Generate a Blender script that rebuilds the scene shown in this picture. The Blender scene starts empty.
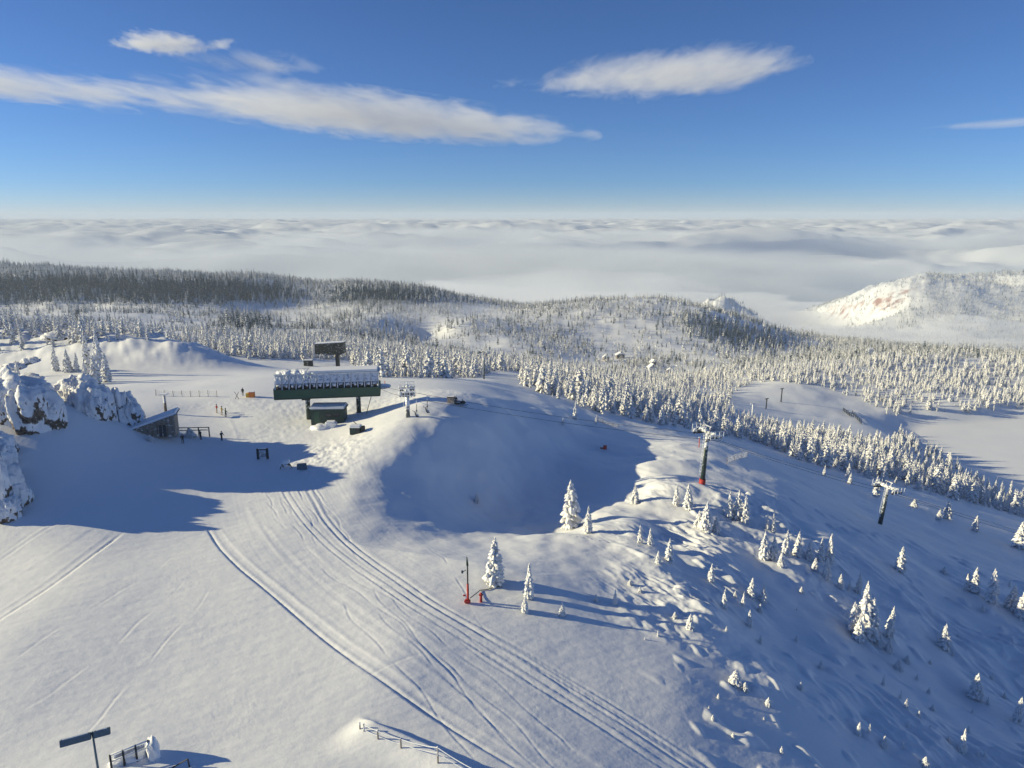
import bpy, bmesh, math, random
import numpy as np
from mathutils import Vector, Matrix

SC = bpy.context.scene
COL = SC.collection
RAD = math.radians
rng = np.random.default_rng(11)
random.seed(7)

# ------------------------------------------------------------------ camera
H = 36.0
PITCH = RAD(13.2)
F = 710.0
cP, sP = math.cos(PITCH), math.sin(PITCH)
cam_d = bpy.data.cameras.new("camera")
cam = bpy.data.objects.new("camera", cam_d)
COL.objects.link(cam)
cam.location = (0, 0, H)
cam.rotation_euler = (math.pi / 2 - PITCH, 0, 0)
cam_d.sensor_width = 36.0
cam_d.lens = 36.0 * F / 1024.0
cam_d.clip_start = 0.5
cam_d.clip_end = 200000
SC.camera = cam

def ray(u, v):
    a = (u - 512.0) / F
    b = (384.0 - v) / F
    return a, cP + b * sP, -sP + b * cP

def W(u, v, D):
    dx, dy, dz = ray(u, v)
    t = D / dy
    return dx * t, D, H + dz * t

# ------------------------------------------------------------------ numpy noise
def _hash(ix, iy, seed):
    h = (ix.astype(np.int64) * 374761393 + iy.astype(np.int64) * 668265263 + seed * 974634777) & 0xFFFFFFFF
    h = ((h ^ (h >> 13)) * 1274126177) & 0xFFFFFFFF
    h = (h ^ (h >> 16)) & 0xFFFFFF
    return h / float(0xFFFFFF)

def gnoise(x, y, seed=0):
    ix = np.floor(x); iy = np.floor(y)
    fx = x - ix; fy = y - iy
    ux = fx * fx * fx * (fx * (fx * 6 - 15) + 10); uy = fy * fy * fy * (fy * (fy * 6 - 15) + 10)
    def g(dx, dy):
        a = _hash(ix + dx, iy + dy, seed) * 2 * np.pi
        return np.cos(a) * (fx - dx) + np.sin(a) * (fy - dy)
    n00 = g(0, 0); n10 = g(1, 0); n01 = g(0, 1); n11 = g(1, 1)
    return 1.5 * ((n00 * (1 - ux) + n10 * ux) * (1 - uy) + (n01 * (1 - ux) + n11 * ux) * uy)

def fbm(x, y, seed=0, octv=4, gain=0.5):
    s = 0; a = 1.0; f = 1.0
    for i in range(octv):
        s = s + a * gnoise(x * f + 17.3 * i, y * f - 9.1 * i, seed + i)
        a *= gain; f *= 2.03
    return s

def ridged(x, y, seed=0, octv=4, gain=0.5):
    s = 0; a = 1.0; f = 1.0
    for i in range(octv):
        s = s + a * (1 - np.abs(gnoise(x * f + 7.3 * i, y * f + 5.1 * i, seed + i)) * 2)
        a *= gain; f *= 2.1
    return s

def sstep(a, b, x):
    t = np.clip((x - a) / (b - a), 0, 1)
    return t * t * (3 - 2 * t)

# ------------------------------------------------------------------ terrain height
# control points (u, v, y-distance): surface points of the place seen along those rays
CP = [
 # foreground piste
 (0,768,41),(200,768,41),(400,768,41.2),(560,768,42.6),(660,768,44.4),(740,768,46.3),(900,768,52),(1024,768,56.2),
 (0,650,53.5),(200,650,54),(400,650,54),(560,640,57.8),(680,690,53.2),(620,650,57.6),(800,700,56),
 (855,640,72),(1024,690,75),(1024,600,103),(760,620,70),(700,560,80),
 (0,560,70),(150,530,77),(300,530,78),(0,480,87),(60,455,93),(200,460,103),(300,455,106),(380,530,79),
 (450,600,62.5),(480,560,71),(560,570,70.5),(540,545,76),(590,520,85),(640,503,92),
 (620,560,76),(660,530,90),
 # summit
 (330,425,122),(280,420,125),(200,425,122),(350,400,138),(250,395,142),(400,440,113),(430,400,134),
 (480,385,170),(380,378,172),(300,378,168),(200,378,176),
 (520,400,160),(520,440,119),(600,440,121),(610,475,110),
 # right slope towards the valley
 (702,483,110),(790,500,112),(880,524,125),(1024,560,140),(960,540,142),(1024,520,205),(900,480,215),
 (560,400,185),(620,420,172),(700,440,162),(750,455,162),(800,470,172),
 (480,378,235),(430,378,235),(560,380,300),(650,400,300),(700,420,300),(770,430,310),
 (1000,505,270),(950,480,300),(860,455,300),
 (1024,485,340),(905,425,430),(980,440,400),(960,413,450),(1024,413,450),
 (870,430,392),(840,428,388),(800,410,428),(800,395,464),(750,390,480),(880,410,460),
 (900,380,530),(1024,370,570),(860,362,610),(780,376,560),(1024,395,520),
 # left, behind the summit
 (150,365,230),(60,365,225),(0,375,210),(200,350,330),(240,355,300),(100,345,350),(0,345,350),
 (100,330,560),(250,335,540),(350,345,500),(350,330,800),(300,365,260),
 (100,304,1050),(230,307,1040),(0,304,1060),(330,318,1000),(100,310,850),(380,318,900),(450,322,900),
 (0,284,1130),(100,285,1120),(230,287,1110),(280,292,1180),(370,290,1180),(440,298,1180),(510,308,1250),
 (0,271,1500),(120,274,1500),
 # middle hill
 (560,365,650),(680,375,620),(650,372,640),(600,345,850),(600,303,1100),(560,306,1090),(520,320,1030),
 (650,305,1090),(700,313,1050),(740,330,1010),(770,345,950),(800,352,900),(450,345,760),
 (640,330,950),(430,340,900),
 # valley and far right ridge
 (900,350,1500),(1024,360,1300),(820,345,1700),(950,330,2000),(1024,325,2000),
 (940,272,2600),(1024,274,2600),(880,287,2500),(856,298,2450),(860,312,2350),(1000,290,2450),(840,322,2300),
 (700,322,2400),(800,324,2500),(780,318,2650),(830,316,2500),(845,308,2600),
 # dropping away under the cloud sea
 (0,285,2200),(200,295,2200),(400,312,2200),(600,325,2200),
 (0,320,4200),(300,330,4200),(512,330,4200),(700,330,4200),(850,325,4200),(1024,320,4200),
 (940,300,3300),(1024,300,3300),
]
def cp_np():
    P = []
    for (u, v, D) in CP:
        x, y, z = W(u, v, D)
        r = math.hypot(x, y)
        P.append((math.atan2(x, y), math.log(r), (z - H) / r))
    return np.array(P)
_P = cp_np()
KX = 1.6
def _U(r2):
    return np.where(r2 > 1e-12, r2 * np.log(np.maximum(r2, 1e-12)), 0)
_A = _P[:, :2] * np.array([KX, 1.0])
_n = len(_A)
_K = _U(((_A[:, None] - _A[None]) ** 2).sum(2)) + np.eye(_n) * 0.004
_L = np.zeros((_n + 3, _n + 3)); _L[:_n, :_n] = _K
_L[:_n, _n] = 1; _L[:_n, _n + 1:] = _A; _L[_n, :_n] = 1; _L[_n + 1:, :_n] = _A.T
_w = np.linalg.solve(_L, np.concatenate([_P[:, 2], np.zeros(3)]))

TMAX = RAD(44)
def base_z(x, y):
    th = np.arctan2(x, y); r = np.hypot(x, y)
    at = np.abs(th)
    te = np.where(at > TMAX, np.sign(th) * TMAX * (math.pi - at) / (math.pi - TMAX), th)
    rr = np.clip(r, 42, 4600)
    a = te * KX; b = np.log(rr)
    s = _w[_n] + _w[_n + 1] * a + _w[_n + 2] * b
    for i in range(_n):
        s = s + _w[i] * _U((a - _A[i, 0]) ** 2 + (b - _A[i, 1]) ** 2)
    z = H + s * rr
    k = sstep(4, 42, r)
    return z * k + (-1.0) * (1 - k)

def bump(x, y, cx, cy, rx, ry, h, rot=0, p=2.0):
    c, s = math.cos(rot), math.sin(rot)
    dx = (x - cx) * c + (y - cy) * s; dy = -(x - cx) * s + (y - cy) * c
    return h * np.exp(-((np.abs(dx) / rx) ** p + (np.abs(dy) / ry) ** p))

def seg_dist(x, y, pts):
    """distance to a polyline and signed side"""
    best = np.full(x.shape, 1e9); side = np.zeros(x.shape); along = np.zeros(x.shape)
    acc = 0
    for (ax, ay), (bx, by) in zip(pts[:-1], pts[1:]):
        L = math.hypot(bx - ax, by - ay)
        tx, ty = (bx - ax) / L, (by - ay) / L
        t = np.clip((x - ax) * tx + (y - ay) * ty, 0, L)
        px, py = x - ax - t * tx, y - ay - t * ty
        d = np.hypot(px, py)
        m = d < best
        best = np.where(m, d, best)
        side = np.where(m, np.sign(px * ty - py * tx), side)
        along = np.where(m, acc + t, along)
        acc += L
    return best, best * side, along

def smooth_poly(pts, it=3):
    for _ in range(it):
        q = [pts[0]]
        for a, b in zip(pts[:-1], pts[1:]):
            q.append((a[0] * .75 + b[0] * .25, a[1] * .75 + b[1] * .25))
            q.append((a[0] * .25 + b[0] * .75, a[1] * .25 + b[1] * .75))
        q.append(pts[-1]); pts = q
    return pts

def flat_xy(u, v, z=0.0):
    dx, dy, dz = ray(u, v)
    t = (z - H) / dz
    return (dx * t, dy * t)

def features(x, y, z):
    r = np.hypot(x, y)
    # knoll of the lift station and the bowl east of it
    z = z + bump(x, y, -15, 108, 13, 20, 2.5)
    ax = [(-10, 72), (-5, 88), (1, 102), (9, 120), (20, 143), (34, 170)]
    d, sdd, al = seg_dist(x, y, ax)
    wob_ = 1 + .22 * fbm(x / 17, y / 17, 601, 3)
    dep = np.interp(al, [0, 6, 26, 46, 72, 100], [0, 1.6, 7.0, 6.9, 6.0, 0.8])
    dep = dep * (1 - .0 * al)
    prof = np.where(sdd > 0, np.exp(-(np.abs(sdd) / (15 * wob_)) ** 2.2), np.exp(-(np.abs(sdd) / (11.5 * wob_)) ** 2.0))
    prof = np.where(al <= 1e-6, np.exp(-(d / 12) ** 2), prof)
    z = z - dep * prof * (r < 400)
    z = z + bump(x, y, -9, 122, 11, 24, 2.6, RAD(-16)) + .5 * fbm(x / 8, y / 8, 605, 3) * bump(x, y, 3, 105, 22, 30, 1)
    # rock bank on the left
    z = z + bump(x, y, -72, 104, 13, 10, 4.6, RAD(10))
    z = z + bump(x, y, -72, 90, 12, 12, 4.2)
    z = z + bump(x, y, -102, 92, 18, 18, 3.0)
    # hummocks north-west
    for (cx, cy, rx, ry, h) in ((-123,222,24,18,9),(-165,235,30,20,10),(-140,262,40,16,6),(-205,240,30,30,12),(-99,215,16,12,5),(-60,262,30,18,1.5)):
        z = z + bump(x, y, cx, cy, rx, ry, h) * (1 + 0.10 * fbm(x / 7, y / 7, 5, 3))
    # rolling ground off the piste
    pist = sstep(-4, 10, x + (y - 62) * 0.15)
    al_ = .65 * x - .75 * y; ac_ = .75 * x + .65 * y; lower = 1 - .85 * sstep(96, 108, y - .15 * x)
    off = sstep(0.0, 16, x - 6 - np.maximum(0, (62 - y)) * 1.6 + np.maximum(0, y - 100) * 0.2) * (1 - sstep(150, 240, r) * 0.6)
    z = z + off * (0.8 * fbm(x / 13 + 4, y / 13, 21, 3) * (1 - .6 * sstep(104, 112, y)) + lower * (0.46 * ridged(al_ / 8.0, ac_ / 2.9, 31, 3, .55) * sstep(-.15, .4, gnoise(x / 15, y / 15, 77)) + 0.38 * ridged(x / 11, y / 8, 35, 4, .55) * sstep(.0, .45, gnoise(x / 24 + 9, y / 24, 78))))
    bu = np.maximum(0, gnoise(al_ / 2.6, ac_ / 1.5, 88) - .34) * sstep(-.2, .3, gnoise(x / 12, y / 12, 89))
    z = z + 1.0 * bu * sstep(10, 20, x) * (1 - .8 * sstep(100, 112, y - .15 * x)) * (r < 260)
    z = z + 0.25 * fbm(x / 18, y / 18, 41, 2) * sstep(30, 60, r)
    # far relief
    z = z + sstep(220, 700, r) * (4.5 * fbm(x / 130, y / 130, 51, 4)) + sstep(700, 2200, r) * 22 * fbm(x / 420, y / 420, 61, 5)
    # the red cliffs and the lone peak
    z = z + bump(x, y, *W(723, 300, 2300)[:2], 120, 110, 62, 0, 2.4) * (1 + .25 * ridged(x / 60, y / 60, 3, 3))
    z = z - 75 * (1 - sstep(1190, 1310, x + 25 * fbm(x / 90, y / 90, 95, 2))) * sstep(700, 900, x) * sstep(2200, 2350, y) * (1 - sstep(2900, 3200, y))
    cl = sstep(2250, 2500, y) * sstep(1200, 1350, x) * (1 - sstep(2750, 3000, y))
    z = z + cl * 10 * (ridged(x / 150, y / 110, 91, 5, .55) - 1)
    return z

TRACKS = []
FSIDE = -1
def px_line(pts, z=0.0):
    return smooth_poly([flat_xy(u, v, z) for u, v in pts], 2)
# (polyline in ground coordinates, depth, gauge, strength)
TRACKS += [
 (px_line([(202,525),(222,560),(275,605),(330,650),(400,695),(470,735),(545,775)], -0.5), 'deep'),
 (px_line([(278,470),(285,500),(315,540),(372,590),(440,632),(520,668),(600,705),(690,745),(760,775)], -1.0), 'twin'),
 (px_line([(300,470),(310,500),(338,543),(395,592),(455,628),(540,662),(640,705),(740,748),(800,775)], -1.3), 'twin'),
 (px_line([(245,500),(262,540),(305,585),(380,640),(470,695),(560,742),(610,775)], -0.5), 'soft'),
 (px_line([(225,535),(262,580),(330,630),(420,690),(500,740)], -0.5), 'soft'),
 (px_line([(300,540),(350,590),(430,645),(520,700),(620,750),(650,775)], -0.5), 'soft'),
 (px_line([(330,520),(380,570),(450,618),(540,668),(640,722),(700,760)], -1.0), 'soft'),
 (px_line([(258,520),(300,570),(372,625),(460,680),(560,735),(600,765)], -0.6), 'soft'),
 (px_line([(300,480),(325,530),(385,585),(440,620),(520,655),(620,700),(700,735),(770,765)], -1.2), 'twin'),
 (px_line([(235,470),(240,440),(225,410),(190,385),(150,372)], 0), 'soft'),
 (px_line([(285,440),(290,420),(275,400),(235,385)], 0), 'soft'),
 (px_line([(-30,548),(60,510),(120,478),(160,462)], 0), 'soft'),
 (px_line([(-30,575),(40,540),(80,524)], 0), 'twin'),
 (px_line([(-30,640),(60,585),(130,533)], 0), 'deep'),
 (px_line([(-30,600),(50,560),(105,528)], 0), 'soft'),
 (px_line([(430,505),(470,520),(520,505)], -5), 'soft'),
]
_R = np.random.default_rng(5)
for k_ in range(9):      # single ski tracks wandering over the piste
    u0 = _R.uniform(215, 330); e_ = _R.uniform(0, 1)
    TRACKS.append((px_line([(u0, 470 + _R.uniform(0, 30)), (u0 + 20 + e_ * 30 + _R.uniform(-12, 12), 545), (u0 + 60 + e_ * 110 + _R.uniform(-20, 20), 620), (u0 + 130 + e_ * 230, 700), (u0 + 190 + e_ * 300, 772)], -.8), 'ski'))
for (a_, b_, c_, d_) in (((-20, 700), (60, 640), (150, 590), (205, 535)), ((-20, 745), (90, 680), (180, 600), (225, 540)), ((60, 775), (120, 700), (200, 620), (240, 545)), ((330, 700), (420, 660), (500, 650), (560, 690)), ((420, 540), (450, 570), (470, 620), (520, 660)), ((405, 450), (440, 480), (500, 500), (560, 505)), ((420, 430), (470, 450), (540, 455), (600, 450)), ((620, 450), (680, 470), (740, 480), (820, 520))):
    TRACKS.append((px_line([a_, b_, c_, d_], -1.0), 'ski'))
def tracks_z(x, y, z):
    r = np.hypot(x, y)
    near = (r < 150) & (np.abs(np.arctan2(x, y)) < RAD(50))
    if not near.any(): return z
    xs, ys = x[near], y[near]
    add = np.zeros(xs.shape)
    wob = 0.10 * gnoise(xs / 9, ys / 9, 8)
    for pts, kind in TRACKS:
        d, sd, al = seg_dist(xs, ys, pts)
        L = sum(math.hypot(b[0] - a[0], b[1] - a[1]) for a, b in zip(pts[:-1], pts[1:])); tp = sstep(0, 8, al) * (1 - sstep(L - 4, L, al)) * (.8 + .5 * gnoise(al / 7, al * 0, 19))
        q = sd + wob
        tread = 1 + .12 * np.sin(al * 9) * (r[near] < 90)
        if kind == 'deep':
            add += tp * (-.12 * (1 - sstep(-.13, .13, q)) * np.exp(-np.maximum(-q, 0) / 2.2) - .06 * np.exp(-((q + .1) / .13) ** 2) + .05 * np.exp(-((q + .45) / .22) ** 2) * tread + .035 * sstep(-.25, .25, q) * np.exp(-np.maximum(q, 0) / 2.5) + .03 * np.exp(-((q + 1.5) / .2) ** 2))
        elif kind == 'ski':
            q = sd + .9 * gnoise(al / 6, al * 0 + len(TRACKS), 23) * .5
            add += tp * (-.035 * np.exp(-(q / .10) ** 2) + .016 * np.exp(-((q - .2) / .10) ** 2)) * sstep(-.4, .1, gnoise(al / 5, al * 0 + 3.3, 24))
        elif kind == 'twin':
            for o, k_ in ((-.38, 1.0), (.42, .75)):
                w_ = q + o
                add += tp * k_ * (-.055 * np.exp(-(w_ / .13) ** 2) + .032 * np.exp(-((w_ - .25) / .13) ** 2)) * tread
        else:
            add += tp * (.022 * np.exp(-(q / .30) ** 2) - .012 * np.exp(-((q - .6) / .45) ** 2))
    # groomed lanes following the main track
    d, sd, al = seg_dist(xs, ys, TRACKS[2][0])
    m = sstep(-9, -1.5, sd) * (1 - sstep(-1, 1, sd)) if False else sstep(-13, -10, -np.abs(sd))
    add += 0.010 * m * gnoise(sd * .5, al / 30, 12) + 0.006 * m * gnoise(sd * 3.2, al / 14, 13)
    # trampled area near the station
    for (u, v, rx, ry, a) in ((325,455,6,8,.24),(275,430,8,10,.08),(345,405,14,6,.14),(235,398,14,6,.07),(430,395,12,7,.10)):
        cx, cy = flat_xy(u, v, 1)
        add += bump(xs, ys, cx, cy, rx, ry, 1, 0, 3) * a * .6 * fbm(xs * .7, ys * .7, 15, 3, .6)
    fx0 = [flat_xy(u, v, -1) for u, v in ((352, 722), (378, 737), (401, 745), (438, 761), (480, 790))]
    d, sd_, al = seg_dist(xs, ys, fx0)
    add += .75 * np.where(sd_ > 0, np.exp(-(sd_ / .45) ** 2), np.exp(-(sd_ / 2.2) ** 2)) * (d < 4) * sstep(-.5, 2, al) * FSIDE if False else .75 * np.where(sd_ * FSIDE > 0, np.exp(-(d / .4) ** 2), np.exp(-(d / 2.2) ** 2)) * sstep(.2, 2.5, al)
    # wind ripples
    add += 0.010 * np.abs(gnoise(xs * 2.2 + ys, ys * 2.2, 17)) * sstep(.1, .5, gnoise(xs / 6, ys / 9, 18))
    add += 0.018 * fbm((xs * .9 + ys * .35) / 2.6, (ys - .4 * xs) / 1.1, 16, 3, .6)
    z = z.copy()
    z[near] += add
    return z

def lake_flat(x, y, z):
    cx, cy = 342, 398
    e = ((x - cx) / 112) ** 2 + ((y - cy) / 66) ** 2
    e = e * (1 + .12 * fbm(x / 60, y / 60, 71, 2))
    k = 1 - sstep(.78, 1.35, e)
    return z * (1 - k) + (-95.5) * k

# fine polar grid, squared off so that the sheet fills a box
NF, NC = 1200, 150
th_f = np.linspace(-RAD(42), RAD(42), NF)
th_c = np.linspace(RAD(42), 2 * math.pi - RAD(42), NC)[1:-1]
TH = np.concatenate([th_f, th_c])
rr = [0.0, 10, 20, 28, 34]
while rr[-1] < 36: rr.append(rr[-1] + 1)
while rr[-1] < 170: rr.append(rr[-1] * (1.0028 if rr[-1] < 115 else 1.0045))
while rr[-1] < 600: rr.append(rr[-1] * 1.009)
while rr[-1] < 4300: rr.append(rr[-1] * 1.012)
RR = np.array(rr[1:]); RR[-1] = 4300
NT, NR = len(TH), len(RR)
ct, st = np.cos(TH), np.sin(TH)
square = 1 / np.maximum(np.abs(ct), np.abs(st))
blend = sstep(1500, 4300, RR)
RG = RR[None, :] * (1 + (square[:, None] - 1) * blend[None, :] )
# stretch so that straight ahead reaches 4300 as well
GX = RG * st[:, None]; GY = RG * ct[:, None]
def full_z(x, y):
    z = base_z(x, y)
    z = features(x, y, z)
    z = lake_flat(x, y, z)
    z = tracks_z(x, y, z)
    return z
GZ = full_z(GX, GY)

def gz(x, y):
    """height of the snow surface at one point or arrays"""
    sc = np.isscalar(x)
    x = np.atleast_1d(np.asarray(x, float)); y = np.atleast_1d(np.asarray(y, float))
    z = full_z(x, y)
    return float(z[0]) if sc else z

_tt = None
def G(u, v, lo=38, hi=4200):
    """first point of the ground seen along a ray"""
    dx, dy, dz = ray(u, v)
    D = np.exp(np.linspace(math.log(lo), math.log(hi), 900))
    t = D / dy
    h = H + dz * t - gz(dx * t, dy * t)
    k = np.argmax(h < 0) if (h < 0).any() else len(D) - 1
    a, b = D[max(k - 1, 0)], D[k]
    for _ in range(2):
        DD = np.linspace(a, b, 12); t = DD / dy
        h = H + dz * t - gz(dx * t, dy * t)
        k = np.argmax(h < 0) if (h < 0).any() else 11
        a, b = DD[max(k - 1, 0)], DD[k]
    D = (a + b) / 2; t = D / dy
    return Vector((dx * t, D, H + dz * t))

# ------------------------------------------------------------------ node helpers
def mat(name):
    m = bpy.data.materials.new(name); m.use_nodes = True
    nt = m.node_tree; nt.nodes.clear()
    return m, nt
class N:
    def __init__(s, nt): s.nt = nt
    def __call__(s, typ, ins=None, **kw):
        n = s.nt.nodes.new(typ)
        for k, v in kw.items(): setattr(n, k, v)
        for k, v in (ins or {}).items():
            if isinstance(v, bpy.types.NodeSocket): s.nt.links.new(v, n.inputs[k])
            else: n.inputs[k].default_value = v
        return n
def simple(name, col, rough=.6, metal=0.0, nscale=0, namt=.15, bump_=0, frost=0.0):
    """painted / wooden surface with mild wear; frost = share of rime on it"""
    m, nt = mat(name); n = N(nt)
    c = (*col, 1)
    tc = n('ShaderNodeTexCoord')
    out = n('ShaderNodeOutputMaterial')
    b = n('ShaderNodeBsdfPrincipled', {'Roughness': rough, 'Metallic': metal, 'Base Color': c})
    nz = n('ShaderNodeTexNoise', {'Vector': tc.outputs['Object'], 'Scale': nscale or 3.0, 'Detail': 4.0})
    r = n('ShaderNodeMapRange', {'Value': nz.outputs['Fac'], 'From Min': .3, 'From Max': .7, 'To Min': 1 - namt, 'To Max': 1 + namt})
    mx = n('ShaderNodeMix', {'Factor': 1.0}, data_type='RGBA', blend_type='MULTIPLY')
    mx.inputs[6].default_value = c
    nt.links.new(r.outputs[0], mx.inputs[7])
    col_out = mx.outputs[2]
    if frost > 0:
        nf = n('ShaderNodeTexNoise', {'Vector': tc.outputs['Object'], 'Scale': 2.3, 'Detail': 5.0})
        g = n('ShaderNodeNewGeometry'); sx = n('ShaderNodeSeparateXYZ', {0: g.outputs['Normal']})
        add = n('ShaderNodeMath', {0: sx.outputs['Z'], 1: .35}, operation='MULTIPLY')
        ad2 = n('ShaderNodeMath', {0: add.outputs[0], 1: nf.outputs['Fac']}, operation='ADD')
        rf = n('ShaderNodeMapRange', {'Value': ad2.outputs[0], 'From Min': .62 - frost * .35, 'From Max': .75 - frost * .35})
        m2 = n('ShaderNodeMix', data_type='RGBA')
        nt.links.new(rf.outputs[0], m2.inputs[0]); nt.links.new(col_out, m2.inputs[6]); m2.inputs[7].default_value = (.84, .85, .87, 1)
        col_out = m2.outputs[2]
    nt.links.new(col_out, b.inputs['Base Color'])
    nt.links.new(b.outputs[0], out.inputs[0])
    return m

# snow on the open ground
def snow_ground():
    m, nt = mat('snow_ground'); n = N(nt)
    out = n('ShaderNodeOutputMaterial')
    geo = n('ShaderNodeNewGeometry')
    b = n('ShaderNodeBsdfPrincipled', {'Roughness': .55, 'Specular IOR Level': .25})
    big = n('ShaderNodeTexNoise', {'Vector': geo.outputs['Position'], 'Scale': .05, 'Detail': 5.0})
    cr = n('ShaderNodeValToRGB', {0: big.outputs['Fac']})
    cr.color_ramp.elements[0].position = .3; cr.color_ramp.elements[0].color = (.84, .85, .86, 1)
    cr.color_ramp.elements[1].position = .7; cr.color_ramp.elements[1].color = (.91, .91, .90, 1)
    # red rock bands at the far cliffs
    at = n('ShaderNodeAttribute', attribute_name='rock')
    rn = n('ShaderNodeTexNoise', {'Vector': geo.outputs['Position'], 'Scale': .035, 'Detail': 7.0})
    mul = n('ShaderNodeMath', {0: at.outputs['Fac'], 1: rn.outputs['Fac']}, operation='MULTIPLY')
    rr_ = n('ShaderNodeMapRange', {'Value': mul.outputs[0], 'From Min': .34, 'From Max': .52})
    mx = n('ShaderNodeMix', data_type='RGBA')
    nt.links.new(rr_.outputs[0], mx.inputs[0]); nt.links.new(cr.outputs[0], mx.inputs[6]); mx.inputs[7].default_value = (.38, .22, .17, 1)
    nt.links.new(mx.outputs[2], b.inputs['Base Color'])
    n1 = n('ShaderNodeTexNoise', {'Vector': geo.outputs['Position'], 'Scale': .9, 'Detail': 8.0, 'Roughness': .62})
    mp = n('ShaderNodeMapping', {'Vector': geo.outputs['Position'], 'Rotation': (0, 0, .5), 'Scale': (.35, 1.3, 1)})
    n2 = n('ShaderNodeTexNoise', {'Vector': mp.outputs[0], 'Scale': 1.0, 'Detail': 5.0, 'Roughness': .55})
    ad = n('ShaderNodeMath', {0: n1.outputs['Fac'], 1: n2.outputs['Fac']}, operation='ADD')
    bp = n('ShaderNodeBump', {'Strength': .5, 'Distance': .09, 'Height': ad.outputs[0]})
    nt.links.new(bp.outputs[0], b.inputs['Normal'])
    nt.links.new(b.outputs[0], out.inputs[0])
    return m
M_SNOW = snow_ground()

def grid_mesh(name, X, Y, Z, close, center=None):
    nt_, nr_ = X.shape
    V = np.stack([X, Y, Z], -1).reshape(-1, 3)
    i = np.arange(nt_ if close else nt_ - 1); j = np.arange(nr_ - 1)
    I, J = np.meshgrid(i, j, indexing='ij')
    I2 = (I + 1) % nt_
    a = I * nr_ + J; b = I * nr_ + J + 1; c = I2 * nr_ + J + 1; d = I2 * nr_ + J
    Q = np.stack([a, b, c, d], -1).reshape(-1, 4)[:, ::-1]
    me = bpy.data.meshes.new(name)
    nv = len(V); nq = len(Q)
    tri = None
    if center is not None:
        V = np.concatenate([V, [center]])
        ii = np.arange(nt_)
        tri = np.stack([np.full(nt_, nv), ((ii + 1) % nt_) * nr_, ii * nr_], -1)
        nv += 1
    loops = Q.reshape(-1)
    starts = np.arange(nq) * 4; tot = np.full(nq, 4)
    if tri is not None:
        loops = np.concatenate([loops, tri.reshape(-1)])
        starts = np.concatenate([starts, nq * 4 + np.arange(len(tri)) * 3]); tot = np.concatenate([tot, np.full(len(tri), 3)])
    me.vertices.add(nv); me.vertices.foreach_set('co', V.astype(np.float32).ravel())
    me.loops.add(len(loops)); me.loops.foreach_set('vertex_index', loops.astype(np.int32))
    me.polygons.add(len(starts)); me.polygons.foreach_set('loop_start', starts.astype(np.int32)); me.polygons.foreach_set('loop_total', tot.astype(np.int32))
    me.polygons.foreach_set('use_smooth', np.ones(len(starts), bool))
    me.update(calc_edges=True); me.validate()
    return me

me = grid_mesh('snowy_ground', GX, GY, GZ, True, (0, 0, -1.0))
rock = np.zeros(NT * NR + 1, np.float32)
gx, gy = GX.ravel(), GY.ravel()
dzr = np.gradient(GZ, axis=1) / np.gradient(RG, axis=1)
slope = np.abs(dzr).ravel()
cm = .85 * sstep(2150, 2350, gy) * sstep(1180, 1260, gx) * (1 - sstep(2800, 3000, gy)) * (1 - sstep(1650, 1900, gx))
pm = bump(gx, gy, *W(723, 300, 2300)[:2], 150, 140, .45)
rock[:-1] = np.clip(cm * (0.45 + 1.3 * np.clip(slope - .12, 0, .4)) + pm * .6, 0, 1)
at = me.attributes.new('rock', 'FLOAT', 'POINT'); at.data.foreach_set('value', rock)
me.materials.append(M_SNOW)
ground = bpy.data.objects.new('snowy_ground', me); COL.objects.link(ground)
ground['kind'] = 'structure'

# ------------------------------------------------------------------ light
SUN_AZ = RAD(3)      # sun stands to the left, slightly beyond
SUN_EL = RAD(17.8)
S = Vector((-math.cos(SUN_EL) * math.cos(SUN_AZ), math.cos(SUN_EL) * math.sin(SUN_AZ), math.sin(SUN_EL)))
sd = bpy.data.lights.new('sun', 'SUN'); sd.energy = 4.7; sd.angle = RAD(.5); sd.color = (1.0, .89, .57)
so = bpy.data.objects.new('sun', sd); COL.objects.link(so)
so.rotation_euler = (-S).to_track_quat('-Z', 'Y').to_euler()
w = bpy.data.worlds.new('World'); SC.world = w; w.use_nodes = True
wn = w.node_tree; wn.nodes.clear(); n = N(wn)
sky = n('ShaderNodeTexSky'); sky.sky_type = 'NISHITA'; sky.sun_disc = False
sky.sun_elevation = SUN_EL; sky.sun_rotation = math.atan2(S.x, S.y)
sky.altitude = 2800; sky.air_density = 1.0; sky.dust_density = .02; sky.ozone_density = 7.0
hs = n('ShaderNodeHueSaturation', {'Saturation': .98, 'Color': sky.outputs[0]})
tn = n('ShaderNodeMix', {0: 1.0}, data_type='RGBA', blend_type='MULTIPLY'); wn.links.new(hs.outputs[0], tn.inputs[6]); tn.inputs[7].default_value = (.95, .925, .98, 1)
bg = n('ShaderNodeBackground', {'Color': tn.outputs[2], 'Strength': .09})
wo = n('ShaderNodeOutputWorld', {'Surface': bg.outputs[0]})
SC.view_settings.view_transform = 'Standard'; SC.view_settings.look = 'None'
SC.view_settings.exposure = 0.35; SC.view_settings.gamma = 1
SC.cycles.max_bounces = 6; SC.cycles.diffuse_bounces = 3; SC.cycles.volume_bounces = 3
SC.cycles.use_denoising = True
SC.cycles.use_adaptive_sampling = True

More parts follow.
